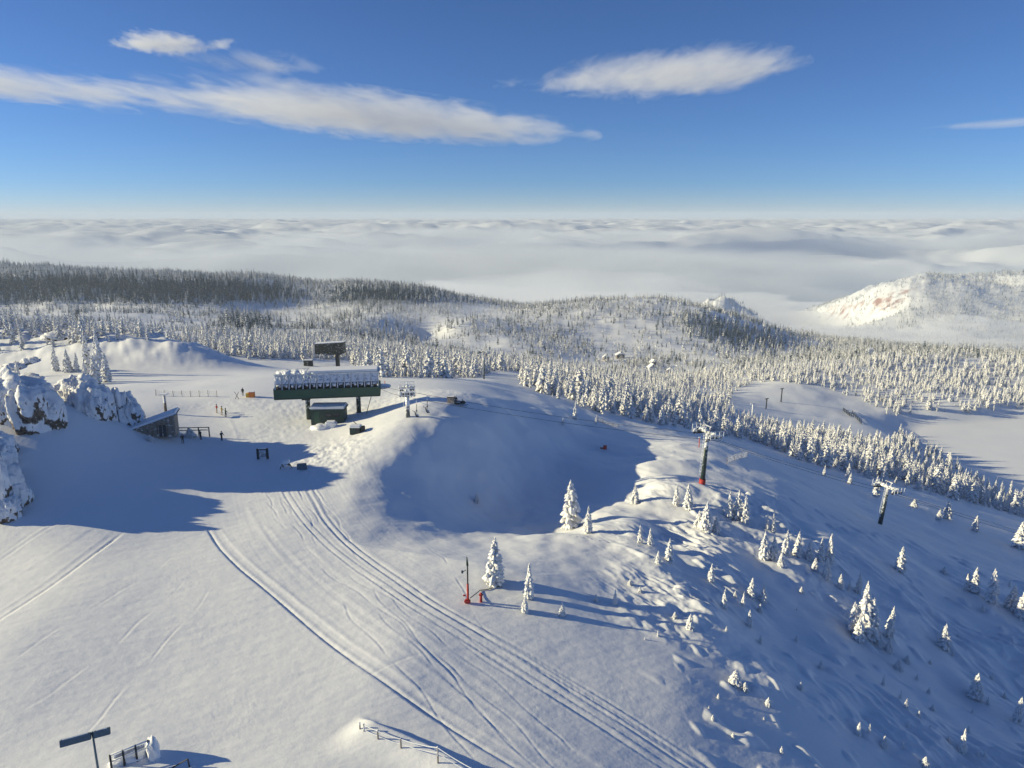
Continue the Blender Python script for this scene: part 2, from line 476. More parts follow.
# ------------------------------------------------------------------ air, fog, cloud sea, clouds
def vol_mat(name, dens, col=(1, 1, 1), aniso=0.0):
    m, nt = mat(name); n = N(nt)
    pv = n('ShaderNodeVolumePrincipled', {'Color': (*col, 1), 'Density': dens, 'Anisotropy': aniso})
    out = n('ShaderNodeOutputMaterial', {'Volume': pv.outputs[0]})
    return m
def mesh_obj(name, verts, faces, m, parent=None, smooth=False):
    me = bpy.data.meshes.new(name); me.from_pydata([tuple(v) for v in verts], [], faces)
    for mm in (m if isinstance(m, (list, tuple)) else [m]): me.materials.append(mm)
    if smooth: me.polygons.foreach_set('use_smooth', [True] * len(me.polygons))
    me.update()
    o = bpy.data.objects.new(name, me); COL.objects.link(o)
    if parent: o.parent = parent
    return o
zb = float(GZ.min()) - 1.0
X0 = 4325.0
ZT = 60.0
bv = [(sx * X0, sy * X0, z) for z in (zb, ZT) for sy in (-1, 1) for sx in (-1, 1)]
hz = mesh_obj('haze', bv, [(0, 2, 3, 1), (4, 5, 7, 6), (0, 1, 5, 4), (2, 6, 7, 3), (0, 4, 6, 2), (1, 3, 7, 5)], vol_mat('haze_air', 1.15e-4, (.76, .87, 1.0), .0))
hz['kind'] = 'stuff'

# sea of cloud filling the lowlands, from the edge of the air box to the horizon
ta = np.concatenate([np.linspace(-RAD(48), RAD(48), 700), np.linspace(RAD(48), 2 * math.pi - RAD(48), 160)[1:-1]])
ra = [4340.0, 4345.0]
while ra[-1] < 150000: ra.append(ra[-1] * 1.0105)
ra = np.array(ra)
sq = 1 / np.maximum(np.abs(np.cos(ta)), np.abs(np.sin(ta)))
bl = 1 - sstep(9000, 30000, ra)
RGc = ra[None] * (1 + (sq[:, None] - 1) * bl[None])
CX = RGc * np.sin(ta)[:, None]; CY = RGc * np.cos(ta)[:, None]
rc = np.hypot(CX, CY)
FOGD = .0030
CZ = -640 + 300 * sstep(4300, 10500, rc) + 60 * sstep(10000, 30000, rc)
wx = CX + 500 * fbm(CX / 2600, CY / 2600, 201, 2); wy = CY + 500 * fbm(CX / 2600, CY / 2600, 205, 2)
CZ += 190 * fbm(wx / 2300, wy / 1500, 101, 4, .42) * sstep(4340, 6000, rc)
CZ += 110 * fbm(wx / 9000, wy / 6000, 111, 4, .45) * sstep(9000, 20000, rc)
CZ += 26 * fbm(wx / 900, wy / 650, 121, 3, .4)
CZ = np.minimum(CZ, -40)
CZ[:, 0] = zb - 60
mc, nt = mat('cloud_top'); n = N(nt)
b = n('ShaderNodeBsdfDiffuse', {'Color': (.80, .82, .85, 1)})
tl = n('ShaderNodeBsdfTranslucent', {'Color': (.93, .93, .93, 1)})
mx = n('ShaderNodeMixShader', {0: .12, 1: b.outputs[0], 2: tl.outputs[0]})
n('ShaderNodeOutputMaterial', {'Surface': mx.outputs[0]})
me = grid_mesh('cloud_sea', CX, CY, CZ, True)
me.materials.append(mc)
sea = bpy.data.objects.new('cloud_sea', me); COL.objects.link(sea); sea['kind'] = 'structure'

def lobed(name, c, r, m, seed, amp=.25, rot=0, sub=5):
    bm = bmesh.new(); bmesh.ops.create_icosphere(bm, subdivisions=sub, radius=1.0)
    P = np.array([v.co[:] for v in bm.verts])
    f = 1 + amp * fbm(P[:, 0] * 1.9 + seed, P[:, 1] * 1.9 + P[:, 2] * 1.3, seed, 3)
    P = P * f[:, None] * np.array(r)
    for v, p in zip(bm.verts, P): v.co = p
    for f_ in bm.faces: f_.smooth = True
    me = bpy.data.meshes.new(name); bm.to_mesh(me); bm.free(); me.materials.append(m)
    o = bpy.data.objects.new(name, me); COL.objects.link(o); o.location = c; o.rotation_euler = (0, 0, rot)
    return o
FOG = [  # u, v, D, rx, ry, rz, density
 (790,322,3150, 900, 620, 62, .0030),
 (640,312,2900, 800, 700, 60, .0030),
 (905,346,1750, 330, 260, 24, .0050),
 (815,340,1800, 300, 260, 24, .0045),
 (480,312,2300, 600, 500, 70, .0030),
 (400,322,1010, 170, 120, 26, .0045),
 (960,352,1500, 300, 160, 20, .0045),
 (700,330,1500, 260, 200, 22, .0040),
 (1010,330,1900, 260, 200, 24, .0035),
 (590,300,3600, 900, 400, 120, .0020),
]
for i, (u, v, D, rx, ry, rz, dn) in enumerate(FOG):
    o = lobed('fog_bank', W(u, v, D), (rx, ry, rz), vol_mat('fog_air', dn, (.97, .98, 1)), 300 + i, .3)
    o['kind'] = 'stuff'

# drifting fog on top of the cloud sea: soft, patchy vapour without a hard surface
mf, nt = mat('drifting_fog'); n = N(nt)
geo = n('ShaderNodeNewGeometry'); sx = n('ShaderNodeSeparateXYZ', {0: geo.outputs['Position']})
mp = n('ShaderNodeMapping', {'Vector': geo.outputs['Position'], 'Scale': (1 / 3800, 1 / 1900, 1 / 900), 'Location': (3.3, 1.2, .4)})
nz = n('ShaderNodeTexNoise', {'Vector': mp.outputs[0], 'Scale': 1.0, 'Detail': 5.0, 'Roughness': .55, 'Distortion': .4})
top = n('ShaderNodeMapRange', {'Value': sx.outputs['Z'], 'From Min': -520.0, 'From Max': -80.0, 'To Min': .75, 'To Max': -.95}); top.clamp = False
ad = n('ShaderNodeMath', {0: nz.outputs['Fac'], 1: .5}, operation='SUBTRACT')
a2 = n('ShaderNodeMath', {0: ad.outputs[0], 1: 6.0}, operation='MULTIPLY')
a3 = n('ShaderNodeMath', {0: a2.outputs[0], 1: top.outputs[0]}, operation='ADD')
dn = n('ShaderNodeMapRange', {'Value': a3.outputs[0], 'From Min': .0, 'From Max': .7, 'To Min': 0.0, 'To Max': FOGD})
pv = n('ShaderNodeVolumePrincipled', {'Color': (.84, .87, .91, 1), 'Density': dn.outputs[0]})
n('ShaderNodeOutputMaterial', {'Volume': pv.outputs[0]})
mf.cycles.volume_step_rate = .15
fm = [(sx_ * 15000, sy, z) for z in (-900, -30) for sy in (4342, 17000) for sx_ in (-1, 1)]
BOXF = [(0, 2, 3, 1), (4, 5, 7, 6), (0, 1, 5, 4), (2, 6, 7, 3), (0, 4, 6, 2), (1, 3, 7, 5)]
o = mesh_obj('drifting_fog', fm, BOXF, mf); o['kind'] = 'stuff'

# second haze volume, added beyond the first to soften and brighten the horizon
fm = [(sx * 120000, sy, z) for z in (-900, 800) for sy in (17010, 140000) for sx in (-1, 1)]
o = mesh_obj('distant_haze', fm, [(0, 2, 3, 1), (4, 5, 7, 6), (0, 1, 5, 4), (2, 6, 7, 3), (0, 4, 6, 2), (1, 3, 7, 5)], vol_mat('distant_haze_air', 9e-6, (.84, .92, 1.0), .0))
o['kind'] = 'stuff'

def cloud_mat(name, dens, w_pts, nsc, cut, gain, seed):
    m, nt = mat(name); n = N(nt)
    tc = n('ShaderNodeTexCoord')
    sx = n('ShaderNodeSeparateXYZ', {0: tc.outputs['Object']})
    xr = n('ShaderNodeMapRange', {'Value': sx.outputs['X'], 'From Min': -1.0, 'From Max': 1.0})
    cv = n('ShaderNodeFloatCurve', {'Value': xr.outputs[0]})
    c = cv.mapping.curves[0]
    while len(c.points) > 2: c.points.remove(c.points[1])
    c.points[0].location = w_pts[0]; c.points[-1].location = w_pts[-1]
    for p in w_pts[1:-1]: c.points.new(*p)
    cv.mapping.update()
    yz = n('ShaderNodeCombineXYZ', {1: sx.outputs['Y'], 2: sx.outputs['Z']})
    ln = n('ShaderNodeVectorMath', {0: yz.outputs[0]}, operation='LENGTH')
    f = n('ShaderNodeMath', {0: cv.outputs[0], 1: ln.outputs['Value']}, operation='SUBTRACT')
    mp = n('ShaderNodeMapping', {'Vector': tc.outputs['Object'], 'Location': (seed, seed * 1.7, 0), 'Scale': (nsc[0], nsc[1], nsc[2])})
    nz = n('ShaderNodeTexNoise', {'Vector': mp.outputs[0], 'Scale': 1.0, 'Detail': 8.0, 'Roughness': .66, 'Distortion': .6})
    a = n('ShaderNodeMath', {0: nz.outputs['Fac'], 1: cut}, operation='SUBTRACT')
    a2 = n('ShaderNodeMath', {0: a.outputs[0], 1: gain}, operation='MULTIPLY')
    s_ = n('ShaderNodeMath', {0: f.outputs[0], 1: a2.outputs[0]}, operation='ADD')
    cl = n('ShaderNodeMapRange', {'Value': s_.outputs[0], 'From Min': 0.0, 'From Max': .8, 'To Min': 0.0, 'To Max': dens})
    pv = n('ShaderNodeVolumePrincipled', {'Color': (1, 1, 1, 1), 'Density': cl.outputs[0], 'Anisotropy': .0})
    n('ShaderNodeOutputMaterial', {'Volume': pv.outputs[0]})
    return m
def sky_cloud(c0, c1, D0, D1, ry, rz, dens, w_pts, nsc, cut, gain, seed, label, cat='cloud'):
    A = Vector(W(*c0, D0)); B = Vector(W(*c1, D1))
    bm = bmesh.new(); bmesh.ops.create_icosphere(bm, subdivisions=4, radius=1.12)
    me = bpy.data.meshes.new('cloud'); bm.to_mesh(me); bm.free()
    me.materials.append(cloud_mat('cloud_vapour', dens, w_pts, nsc, cut, gain, seed))
    o = bpy.data.objects.new('cloud', me); COL.objects.link(o)
    d = B - A
    xx = d.normalized(); yy = Vector((0, 0, 1)).cross(xx).normalized(); zz = xx.cross(yy)
    R = Matrix((xx, yy, zz)).transposed().to_4x4()
    o.matrix_world = Matrix.Translation((A + B) / 2) @ R @ Matrix.Diagonal((d.length / 2, ry, rz, 1))
    o['label'] = label; o['category'] = cat; o['group'] = 'clouds in the blue sky'
    return o
sky_cloud((-80,76),(566,134), 9000,9000, 1700, 235, .0017, [(0,.75),(.2,.62),(.35,.5),(.5,.72),(.62,.95),(.8,.85),(.93,.6),(1,.3)], (9,2.0,2.6), .50, 2.4, 3.1,
          'long white streak of cloud stretching from the left edge to mid sky')
sky_cloud((508,84),(790,68), 9000,9000, 1300, 205, .0018, [(0,.0),(.1,.25),(.3,.65),(.5,.85),(.7,.9),(.86,.75),(.96,.45),(1,.2)], (6,1.8,2.4), .50, 2.0, 8.4,
          'broad white lens-shaped cloud alone in the upper right sky')
sky_cloud((108,44),(205,43), 9000,9000, 500, 120, .006, [(0,.0),(.2,.45),(.5,.8),(.8,.7),(1,.0)], (4.0,2.0,2.0), .5, 2.2, 14.2,
          'small bright puff of cloud above the long streak, upper left')
sky_cloud((206,50),(240,38), 9000,9000, 300, 70, .007, [(0,.2),(.3,.6),(.7,.5),(1,.0)], (1.6,1.0,1.0), .5, 1.6, 19.2,
          'tiny bright cloud shred just right of the small puff')
sky_cloud((180,58),(325,68), 9000,9000, 900, 150, .0013, [(0,.2),(.3,.5),(.7,.6),(1,.1)], (2.6,1.0,1.0), .52, 2.2, 24.0,
          'thin veil of cloud between the small puff and the long streak')
sky_cloud((925,128),(1060,120), 12000,12000, 1200, 90, .0009, [(0,.0),(.4,.5),(.8,.6),(1,.1)], (2.0,1.0,1.0), .5, 1.4, 31.0,
          'faint wisp of cloud low at the right edge of the sky')

# ------------------------------------------------------------------ snow-laden firs
def frost_mat(name, lo, hi, dark=(.030, .045, .040)):
    """rime and snow on needles: the snow keeps to what faces up, needles show beneath"""
    m, nt = mat(name); n = N(nt)
    out = n('ShaderNodeOutputMaterial'); geo = n('ShaderNodeNewGeometry'); oi = n('ShaderNodeObjectInfo')
    tc = n('ShaderNodeTexCoord')
    sx = n('ShaderNodeSeparateXYZ', {0: geo.outputs['Normal']})
    nz = n('ShaderNodeTexNoise', {'Vector': tc.outputs['Object'], 'Scale': 5.0, 'Detail': 3.0})
    a = n('ShaderNodeMath', {0: sx.outputs['Z'], 1: .55}, operation='MULTIPLY')
    a2 = n('ShaderNodeMath', {0: a.outputs[0], 1: nz.outputs['Fac']}, operation='ADD')
    r = n('ShaderNodeMapRange', {'Value': oi.outputs['Random'], 'To Min': -.10, 'To Max': .12})
    a3 = n('ShaderNodeMath', {0: a2.outputs[0], 1: r.outputs[0]}, operation='ADD')
    k = n('ShaderNodeMapRange', {'Value': a3.outputs[0], 'From Min': lo, 'From Max': hi})
    mx = n('ShaderNodeMix', {0: k.outputs[0]}, data_type='RGBA')
    mx.inputs[6].default_value = (*dark, 1); mx.inputs[7].default_value = (.88, .87, .85, 1)
    b = n('ShaderNodeBsdfDiffuse', {'Color': mx.outputs[2]})
    nt.links.new(b.outputs[0], out.inputs[0])
    return m
M_FIR = frost_mat('rimed_needles', .12, .34)
M_FIR2 = frost_mat('rimed_needles_thin', .30, .66, (.032, .05, .047))
M_BARK = simple('frosted_bark', (.10, .075, .055), .9, frost=.3)

def fir_mesh(name, seed, lod, width=.20, lean=.02):
    """unit-height crown: tiers of drooping, snow-loaded boughs with gaps between"""
    R = np.random.default_rng(seed)
    V, Fc = [], []
    tiers, per = {0: (24, 10), 1: (13, 7), 2: (7, 5)}[lod]
    lx, ly = R.normal(0, lean, 2)
    for t in range(tiers):
        q = t / (tiers - 1)
        z0 = .05 + .90 * q ** .92
        rad = width * (1 - q) ** .72 * (1 - .35 * math.exp(-(q / .12) ** 2)) + .012
        m_ = max(3, int(per * (1 - .45 * q)))
        ph = R.uniform(0, 6.28)
        for k in range(m_):
            if R.random() < .10: continue
            an = ph + 6.283 * k / m_ + R.normal(0, .22)
            L = rad * R.uniform(.62, 1.25)
            wd = rad * R.uniform(.20, .34) + .006
            th = (.016 + .022 * (1 - q)) * R.uniform(.7, 1.4) * (1.5 if lod == 2 else 1)
            dr = L * R.uniform(.25, .62)
            ca, sa = math.cos(an), math.sin(an)
            cx, cy = lx * z0 ** 2, ly * z0 ** 2
            base = len(V)
            st_ = ((.0, .35, .8), (.45, 1.0, 1.25), (.8, .85, 1.0)) if lod < 2 else ((.0, .5, 1.0), (.6, 1.0, 1.2))
            for s, ww, tt in st_:
                zc = z0 - dr * s ** 1.4 + .012 * R.normal() * s
                px, py = cx + ca * L * s, cy + sa * L * s
                wv = wd * ww * R.uniform(.8, 1.2)
                for o, dz in ((-wv, -th * .4), (0, th * tt), (wv, -th * .4), (0, -th * 1.0)):
                    V.append((px - sa * o, py + ca * o, zc + dz))
            ns = len(st_)
            V.append((cx + ca * L, cy + sa * L, z0 - dr * 1.15))
            for j in range(ns - 1):
                for i in range(4):
                    a = base + j * 4 + i; b = base + j * 4 + (i + 1) % 4
                    Fc.append((a, b, b + 4, a + 4))
            tip = base + ns * 4
            for i in range(4):
                Fc.append((base + (ns - 1) * 4 + i, base + (ns - 1) * 4 + (i + 1) % 4, tip))
    # leader
    b0 = len(V)
    for i in range(4):
        a = i * math.pi / 2
        V.append((lx * .8 + .016 * math.cos(a), ly * .8 + .016 * math.sin(a), .88))
    V.append((lx, ly, 1.0))
    for i in range(4): Fc.append((b0 + i, b0 + (i + 1) % 4, b0 + 4))
    me = bpy.data.meshes.new(name); me.from_pydata(V, [], Fc); me.update()
    return me
def bark_mesh(name):
    bm = bmesh.new()
    bmesh.ops.create_cone(bm, cap_ends=True, segments=8, radius1=.022, radius2=.004, depth=.97)
    bmesh.ops.translate(bm, verts=bm.verts, vec=(0, 0, .455))
    me = bpy.data.meshes.new(name); bm.to_mesh(me); bm.free(); me.materials.append(M_BARK)
    return me
FIR0 = [fir_mesh('fir_crown', 500 + i, 0, w_) for i, w_ in enumerate((.17, .21, .25, .15, .30))]
FIR1 = [fir_mesh('fir_small', 600 + i, 1, w_) for i, w_ in enumerate((.16, .20, .23, .14, .27))]
FIR2 = [fir_mesh('fir_far', 700 + i, 2, w_) for i, w_ in enumerate((.17, .21, .25, .15, .19))]
for q in FIR0: q.materials.append(M_FIR)
M_FIR3 = frost_mat('rimed_needles_far', .42, .86, (.032, .048, .050))
for q in FIR1: q.materials.append(M_FIR2)
for q in FIR2: q.materials.append(M_FIR3)
BARK = bark_mesh('fir_trunk')

def fir(pos, h, var, label, group=None, wide=1.0, name='fir_tree'):
    r = bpy.data.objects.new(name, None); COL.objects.link(r)
    r.location = pos; r.location.z -= .12
    s = h * wide
    r.rotation_euler = (0, 0, (pos[0] * 7.7 + pos[1] * 3.1) % 6.28)
    r.empty_display_size = .2
    c = bpy.data.objects.new('crown', FIR0[var % 5]); COL.objects.link(c); c.parent = r; c.scale = (s, s, h)
    t = bpy.data.objects.new('trunk', BARK); COL.objects.link(t); t.parent = r; t.scale = (h, h, h)
    r['label'] = label; r['category'] = 'tree'
    if group: r['group'] = group
    return r

def px_h(p, px):
    """metres for a height of px picture pixels at point p"""
    depth = p.y * cP - (p.z - H) * sP
    return px * depth / F / math.cos(PITCH + .12)

# hand-placed firs: (u base, v base, height in px, variant, width factor, label)
GR = 'snow-laden firs on the open slopes'
NEAR = [
 (571,527,49,1,1.15,'tall lumpy snow-laden fir at the brink of the shadowed bowl, in mid picture'),
 (588,533,29,0,1.0,'slim fir just right of the tall lumpy fir at the brink of the bowl'),
 (635,503,19,4,.9,'short bushy white fir alone on the bright rim right of the bowl'),
 (494,583,49,0,1.3,'tall white fir next to the red-padded pole'),
 (529,598,38,3,.9,'thin pale fir right of the fir beside the red-padded pole, standing in its shadow'),
 (525,612,18,2,1,'low snowy fir in front of the thin pale fir near the red-padded pole'),
 (562,615,15,2,1.1,'short snowy fir by itself on the slope edge, below the bowl'),
 (596,601,9,4,1.2,'tiny snow-covered fir at the top edge of the lower shaded slope'),
 (615,604,17,0,1,'small pointed fir right of the tiny fir on the lower shaded slope'),
 (640,543,20,3,1,'left one of two close slim firs on the bumpy slope below the bowl rim'),
 (650,545,19,1,.9,'right one of two close slim firs on the bumpy slope below the bowl rim'),
 (669,561,25,1,1,'upright fir below the two close slim firs on the bumpy slope'),
 (658,563,14,2,1,'low rounded fir touching the left side of an upright fir on the bumpy slope'),
 (676,505,22,0,1,'leftmost slim white fir of the group below the nearer lift tower'),
 (688,509,27,1,1,'tall white fir second in the group below the nearer lift tower'),
 (706,530,30,2,1.0,'broad fir in the middle of the group below the nearer lift tower'),
 (699,527,18,4,1,'squat fir at the left foot of the broad fir below the nearer lift tower'),
 (716,532,18,2,1.1,'squat leaning fir at the right foot of the broad fir below the nearer lift tower'),
 (729,517,27,0,1,'left spire of the tight trio of firs right below the nearer lift tower'),
 (737,519,31,3,1.2,'middle and tallest spire of the tight trio below the nearer lift tower'),
 (745,521,27,1,1,'right spire of the tight trio of firs below the nearer lift tower'),
 (767,529,16,0,1,'left of two small firs between the trio and the long row of firs'),
 (773,531,19,3,1,'right of two small firs between the trio and the long row of firs'),
 (764,559,30,0,1.1,'first fir at the left end of the long row on the shaded slope'),
 (773,560,27,1,1,'second fir from the left in the long row on the shaded slope'),
 (785,554,26,3,1.1,'third fir from the left in the long row on the shaded slope'),
 (781,566,16,2,1,'short stubby fir in front of the long row on the shaded slope'),
 (797,556,27,0,1.1,'fir in the middle of the long row on the shaded slope'),
 (809,560,22,1,1,'darker fir right of the middle of the long row on the shaded slope'),
 (820,562,27,0,1,'second fir from the right end of the long row on the shaded slope'),
 (829,562,30,3,1.1,'last fir at the right end of the long row on the shaded slope'),
 (826,577,22,2,1,'dark shaded fir below the right end of the long row'),
 (815,570,14,4,1,'low dark fir tucked under the right end of the long row'),
 (711,581,20,1,1,'upright white fir left of the scattered firs at mid slope'),
 (724,608,22,0,1,'slim fir on the pale mound at mid slope, nearest the bumpy snow'),
 (743,606,16,3,1,'very slim fir between two bigger firs on the pale mound at mid slope'),
 (751,597,22,1,1,'pointed fir on top of the pale mound at mid slope'),
 (763,601,20,2,1,'fir on the right shoulder of the pale mound at mid slope'),
 (760,611,9,4,1.2,'small round fir bush below the right shoulder of the pale mound'),
 (749,626,19,1,1,'fir at the foot of the pale mound at mid slope'),
 (735,598,9,2,1.2,'tiny fir left of the pointed fir on the pale mound'),
 (690,628,17,4,1,'broad fir alone in the shade under the bumpy snow'),
 (658,636,8,3,1.2,'tiny lone fir in the deep shade left of the broad lone fir'),
 (675,618,8,4,1.4,'small snow-buried fir left of the broad fir in the shade'),
 (630,585,7,4,1.6,'snow-buried fir tip on the slope below the bowl rim'),
 (640,592,7,4,1.3,'snow-buried fir tip beside a pale ridge below the bowl rim'),
 (840,588,16,2,1,'small fir leading the line of firs above the big cluster at right'),
 (849,590,11,3,1,'smallest fir between the leading fir and the big cluster at right'),
 (858,592,22,0,1,'slim spire at the top of the big cluster at right'),
 (853,629,30,1,1.1,'left outer fir of the big cluster on the shaded slope at right'),
 (862,633,50,0,1.3,'tallest heavy white fir of the big cluster at right'),
 (870,637,44,1,1.1,'second tallest fir, right side of the big cluster at right'),
 (858,640,26,2,1.1,'low heavy fir at the front left of the big cluster at right'),
 (866,612,34,3,1.1,'fir at the back of the big cluster at right'),
 (889,636,33,3,1.1,'slim fir standing right of the big cluster at right'),
 (880,646,14,2,1.2,'squat fir below the slim fir right of the big cluster'),
 (889,652,17,2,1.1,'leaning squat fir at the lower right of the big cluster'),
 (898,669,13,4,1.4,'round snow-buried bush below the big cluster at right'),
 (883,685,13,3,1,'tiny slim fir below the round bush at right'),
 (900,699,11,3,1,'upper of two tiny firs low on the shaded slope'),
 (906,708,12,2,.9,'lower of two tiny firs low on the shaded slope'),
 (858,735,16,1,1,'left of two small firs near the lower edge, at right'),
 (869,733,12,0,1,'right of two small firs near the lower edge, at right'),
 (884,746,13,4,1,'leaning white fir near the lower edge, right of two small firs'),
 (903,748,8,3,1.2,'tiny fir tip near the lower edge between two larger firs'),
 (962,752,28,0,.9,'slim bright fir near the lower right edge'),
 (948,742,8,4,1.5,'snow-buried bush left of the slim bright fir near the lower edge'),
 (978,756,9,3,1.1,'left one of a pair of tiny firs at the lower right edge'),
 (985,757,9,3,1.1,'right one of a pair of tiny firs at the lower right edge'),
 (925,766,12,4,1.5,'spreading snowy shrub cut by the bottom edge at right'),
 (943,648,27,2,1.2,'dark three-topped fir alone in the middle of the right slope'),
 (975,697,27,2,1.2,'dark scraggly fir with white tips low at right'),
 (1017,722,29,1,.9,'white-topped fir leaning at the right edge, lower slope'),
 (966,590,18,3,1,'small fir left of the close pair high on the right slope'),
 (974,592,27,0,1.2,'dark-based fir of the close pair high on the right slope'),
 (991,602,36,1,.9,'tall fir with a heavy white head high on the right slope'),
 (1011,610,28,2,1.1,'left fir of the dark pair at the right edge'),
 (1021,618,32,0,1.1,'right fir of the dark pair at the right edge'),
 (900,571,27,1,1.1,'lone plump fir below the farther lift tower'),
 (939,520,12,2,1.2,'small snowy fir left of the lone firs above the right slope'),
 (947,519,20,1,1.3,'broad white fir right of the farther lift tower'),
 (975,531,17,1,1.1,'small plump fir alone right of the broad white fir'),
 (1019,548,28,2,1.1,'large white fir at the right edge level with the farther lift tower'),
 (876,497,22,3,1.1,'slim frosted fir just left of the farther lift tower'),
 (848,478,16,0,1.1,'small fir upslope of the farther lift tower'),
 (850,484,12,1,1.1,'small dark fir in front of the fir upslope of the farther lift tower'),
 (914,507,9,4,1.5,'snow-buried bush right of the farther lift tower'),
 (824,476,12,3,1.1,'tiny slim fir at the corner of the sloping shaded bank'),
 (575,419,20,3,.9,'thin frosted fir on the far brow of the bowl'),
 (563,425,8,0,1.2,'tiny fir in shade left of the thin frosted fir on the brow'),
 (596,424,10,3,1.1,'tiny pale fir right of the thin frosted fir on the brow'),
 (477,502,10,4,1.3,'small snow-covered bush inside the shadowed bowl'),
 (735,683,16,4,1.6,'round rime-white bush on the bumpy snow by the piste'),
 (745,690,10,4,1.6,'low rime-white bush right below the round bush on the bumpy snow'),
 (768,705,10,4,1.3,'small rimed bush at the right end of the bumpy snow by the piste'),
 # left side, behind the rocks
 (89,374,44,3,.75,'very tall thin frosted fir, left of the two spires among the rocks'),
 (101,376,46,0,.8,'very tall thin frosted fir, right of the two spires among the rocks'),
 (96,384,30,2,.9,'bushy fir at the foot of the two tall spires'),
 (107,382,30,1,.9,'dark-sided fir right of the two tall spires'),
 (86,380,20,0,.9,'small fir in front of the left tall spire'),
 (56,371,26,1,.8,'first of three firs left of the tall spires'),
 (68,372,24,1,1,'second and bushiest of three firs left of the tall spires'),
 (77,371,19,3,1,'third and smallest of three firs left of the tall spires'),
 (8,405,38,0,.9,'tall frosted fir at the left edge above the rocks'),
 (18,378,18,3,1,'small fir right behind the tall fir at the left edge'),
 (-2,398,28,1,1,'fir half cut by the left edge above the rocks'),
 (142,425,11,4,1.2,'small rimed shrub between the boulder and the weathered shed'),
]
R_ = np.random.default_rng(77)
taken = [(a[0], a[1]) for a in NEAR]; nsap = 0
while nsap < 34:
    u = R_.uniform(600, 1020); v = R_.uniform(540, 764)
    if v < 540 + (u - 600) * .05 or v > 764 or v < 655 - (u - 560) * .45 or v > 640 + (u - 600) * .75: continue
    if min(abs(a - u) + abs(b - v) for a, b in taken) < 13: continue
    taken.append((u, v)); nsap += 1
    NEAR.append((u, v, R_.uniform(4, 10), int(R_.integers(0, 5)), R_.uniform(1, 1.6), 'small snow-buried sapling scattered between the larger firs on the shaded right slope'))
BIG = {}
for i, (u, v, hp, var, wd, lab) in enumerate(NEAR):
    p = G(u, v)
    h = px_h(p, hp)
    fir(p, h, var, lab, 'saplings scattered on the right slope' if 'sapling scattered' in lab else GR, wd, 'fir_sapling' if 'sapling scattered' in lab else 'fir_tree')

# ------------------------------------------------------------------ the forests
def inpoly(u, v, poly):
    c = np.zeros(u.shape, bool)
    n_ = len(poly)
    for i in range(n_):
        x1, y1 = poly[i]; x2, y2 = poly[(i + 1) % n_]
        m = ((y1 > v) != (y2 > v)) & (u < (x2 - x1) * (v - y1) / ((y2 - y1) + 1e-9) + x1)
        c ^= m
    return c
def project(x, y, z):
    yc = y * cP - (z - H) * sP
    zc = y * sP + (z - H) * cP
    return 512 + F * x / yc, 384 - F * zc / yc
LINE = [(-400,360),(0,352),(120,343),(190,347),(250,360),(290,360),(352,360),(356,378),(375,378),(482,378),(492,371),(520,372),(522,386),(560,400),(600,413),(655,425),(700,431),(760,443),(800,460),(850,474),(900,487),(945,497),(985,506),(1024,519),(1400,600)]
CLEAR = [
 ([(742,387),(770,381),(815,385),(855,398),(890,416),(925,424),(885,438),(830,432),(790,428),(735,414),(728,402)], 1),
 ([(893,424),(905,414),(1024,411),(1200,410),(1200,520),(1010,496),(975,480),(930,452),(905,436)], 1),
 ([(560,335),(650,322),(690,335),(660,352),(600,350)], .55),
 ([(15,313),(70,313),(60,319),(10,320)], .9), ([(100,322),(215,318),(220,326),(110,330)], .75),
 ([(540,362),(600,352),(640,356),(600,368)], .75),
]
DARK = [[(-300,279),(60,279),(150,281),(230,282),(290,289),(300,299),(250,304),(120,303),(-300,303)],[(335,292),(380,287),(430,293),(440,302),(380,306),(340,304)],[(672,316),(700,313),(745,326),(785,346),(740,350),(690,338)],[(215,318),(262,320),(275,336),(240,332)]]  # shaded far slopes, their shade painted by denser, darker firs
def scatter(D0, D1, cell, seed):
    R = np.random.default_rng(seed)
    xs = np.arange(-D1 * .86, D1 * .86, cell); ys = np.arange(D0, D1, cell)
    Xg, Yg = np.meshgrid(xs, ys)
    x = (Xg + R.uniform(-.48, .48, Xg.shape) * cell).ravel(); y = (Yg + R.uniform(-.48, .48, Xg.shape) * cell).ravel()
    k = (np.abs(x) < y * .84 + 12) & (y > D0) & (y < D1)
    x, y = x[k], y[k]
    return x, y, R
def ztable(x, y):
    z = base_z(x, y); z = features(x, y, z); return lake_flat(x, y, z)
ALLX, ALLY, ALLZ, ALLH = [], [], [], []
lu = np.array([p[0] for p in LINE], float); lv = np.array([p[1] for p in LINE], float)
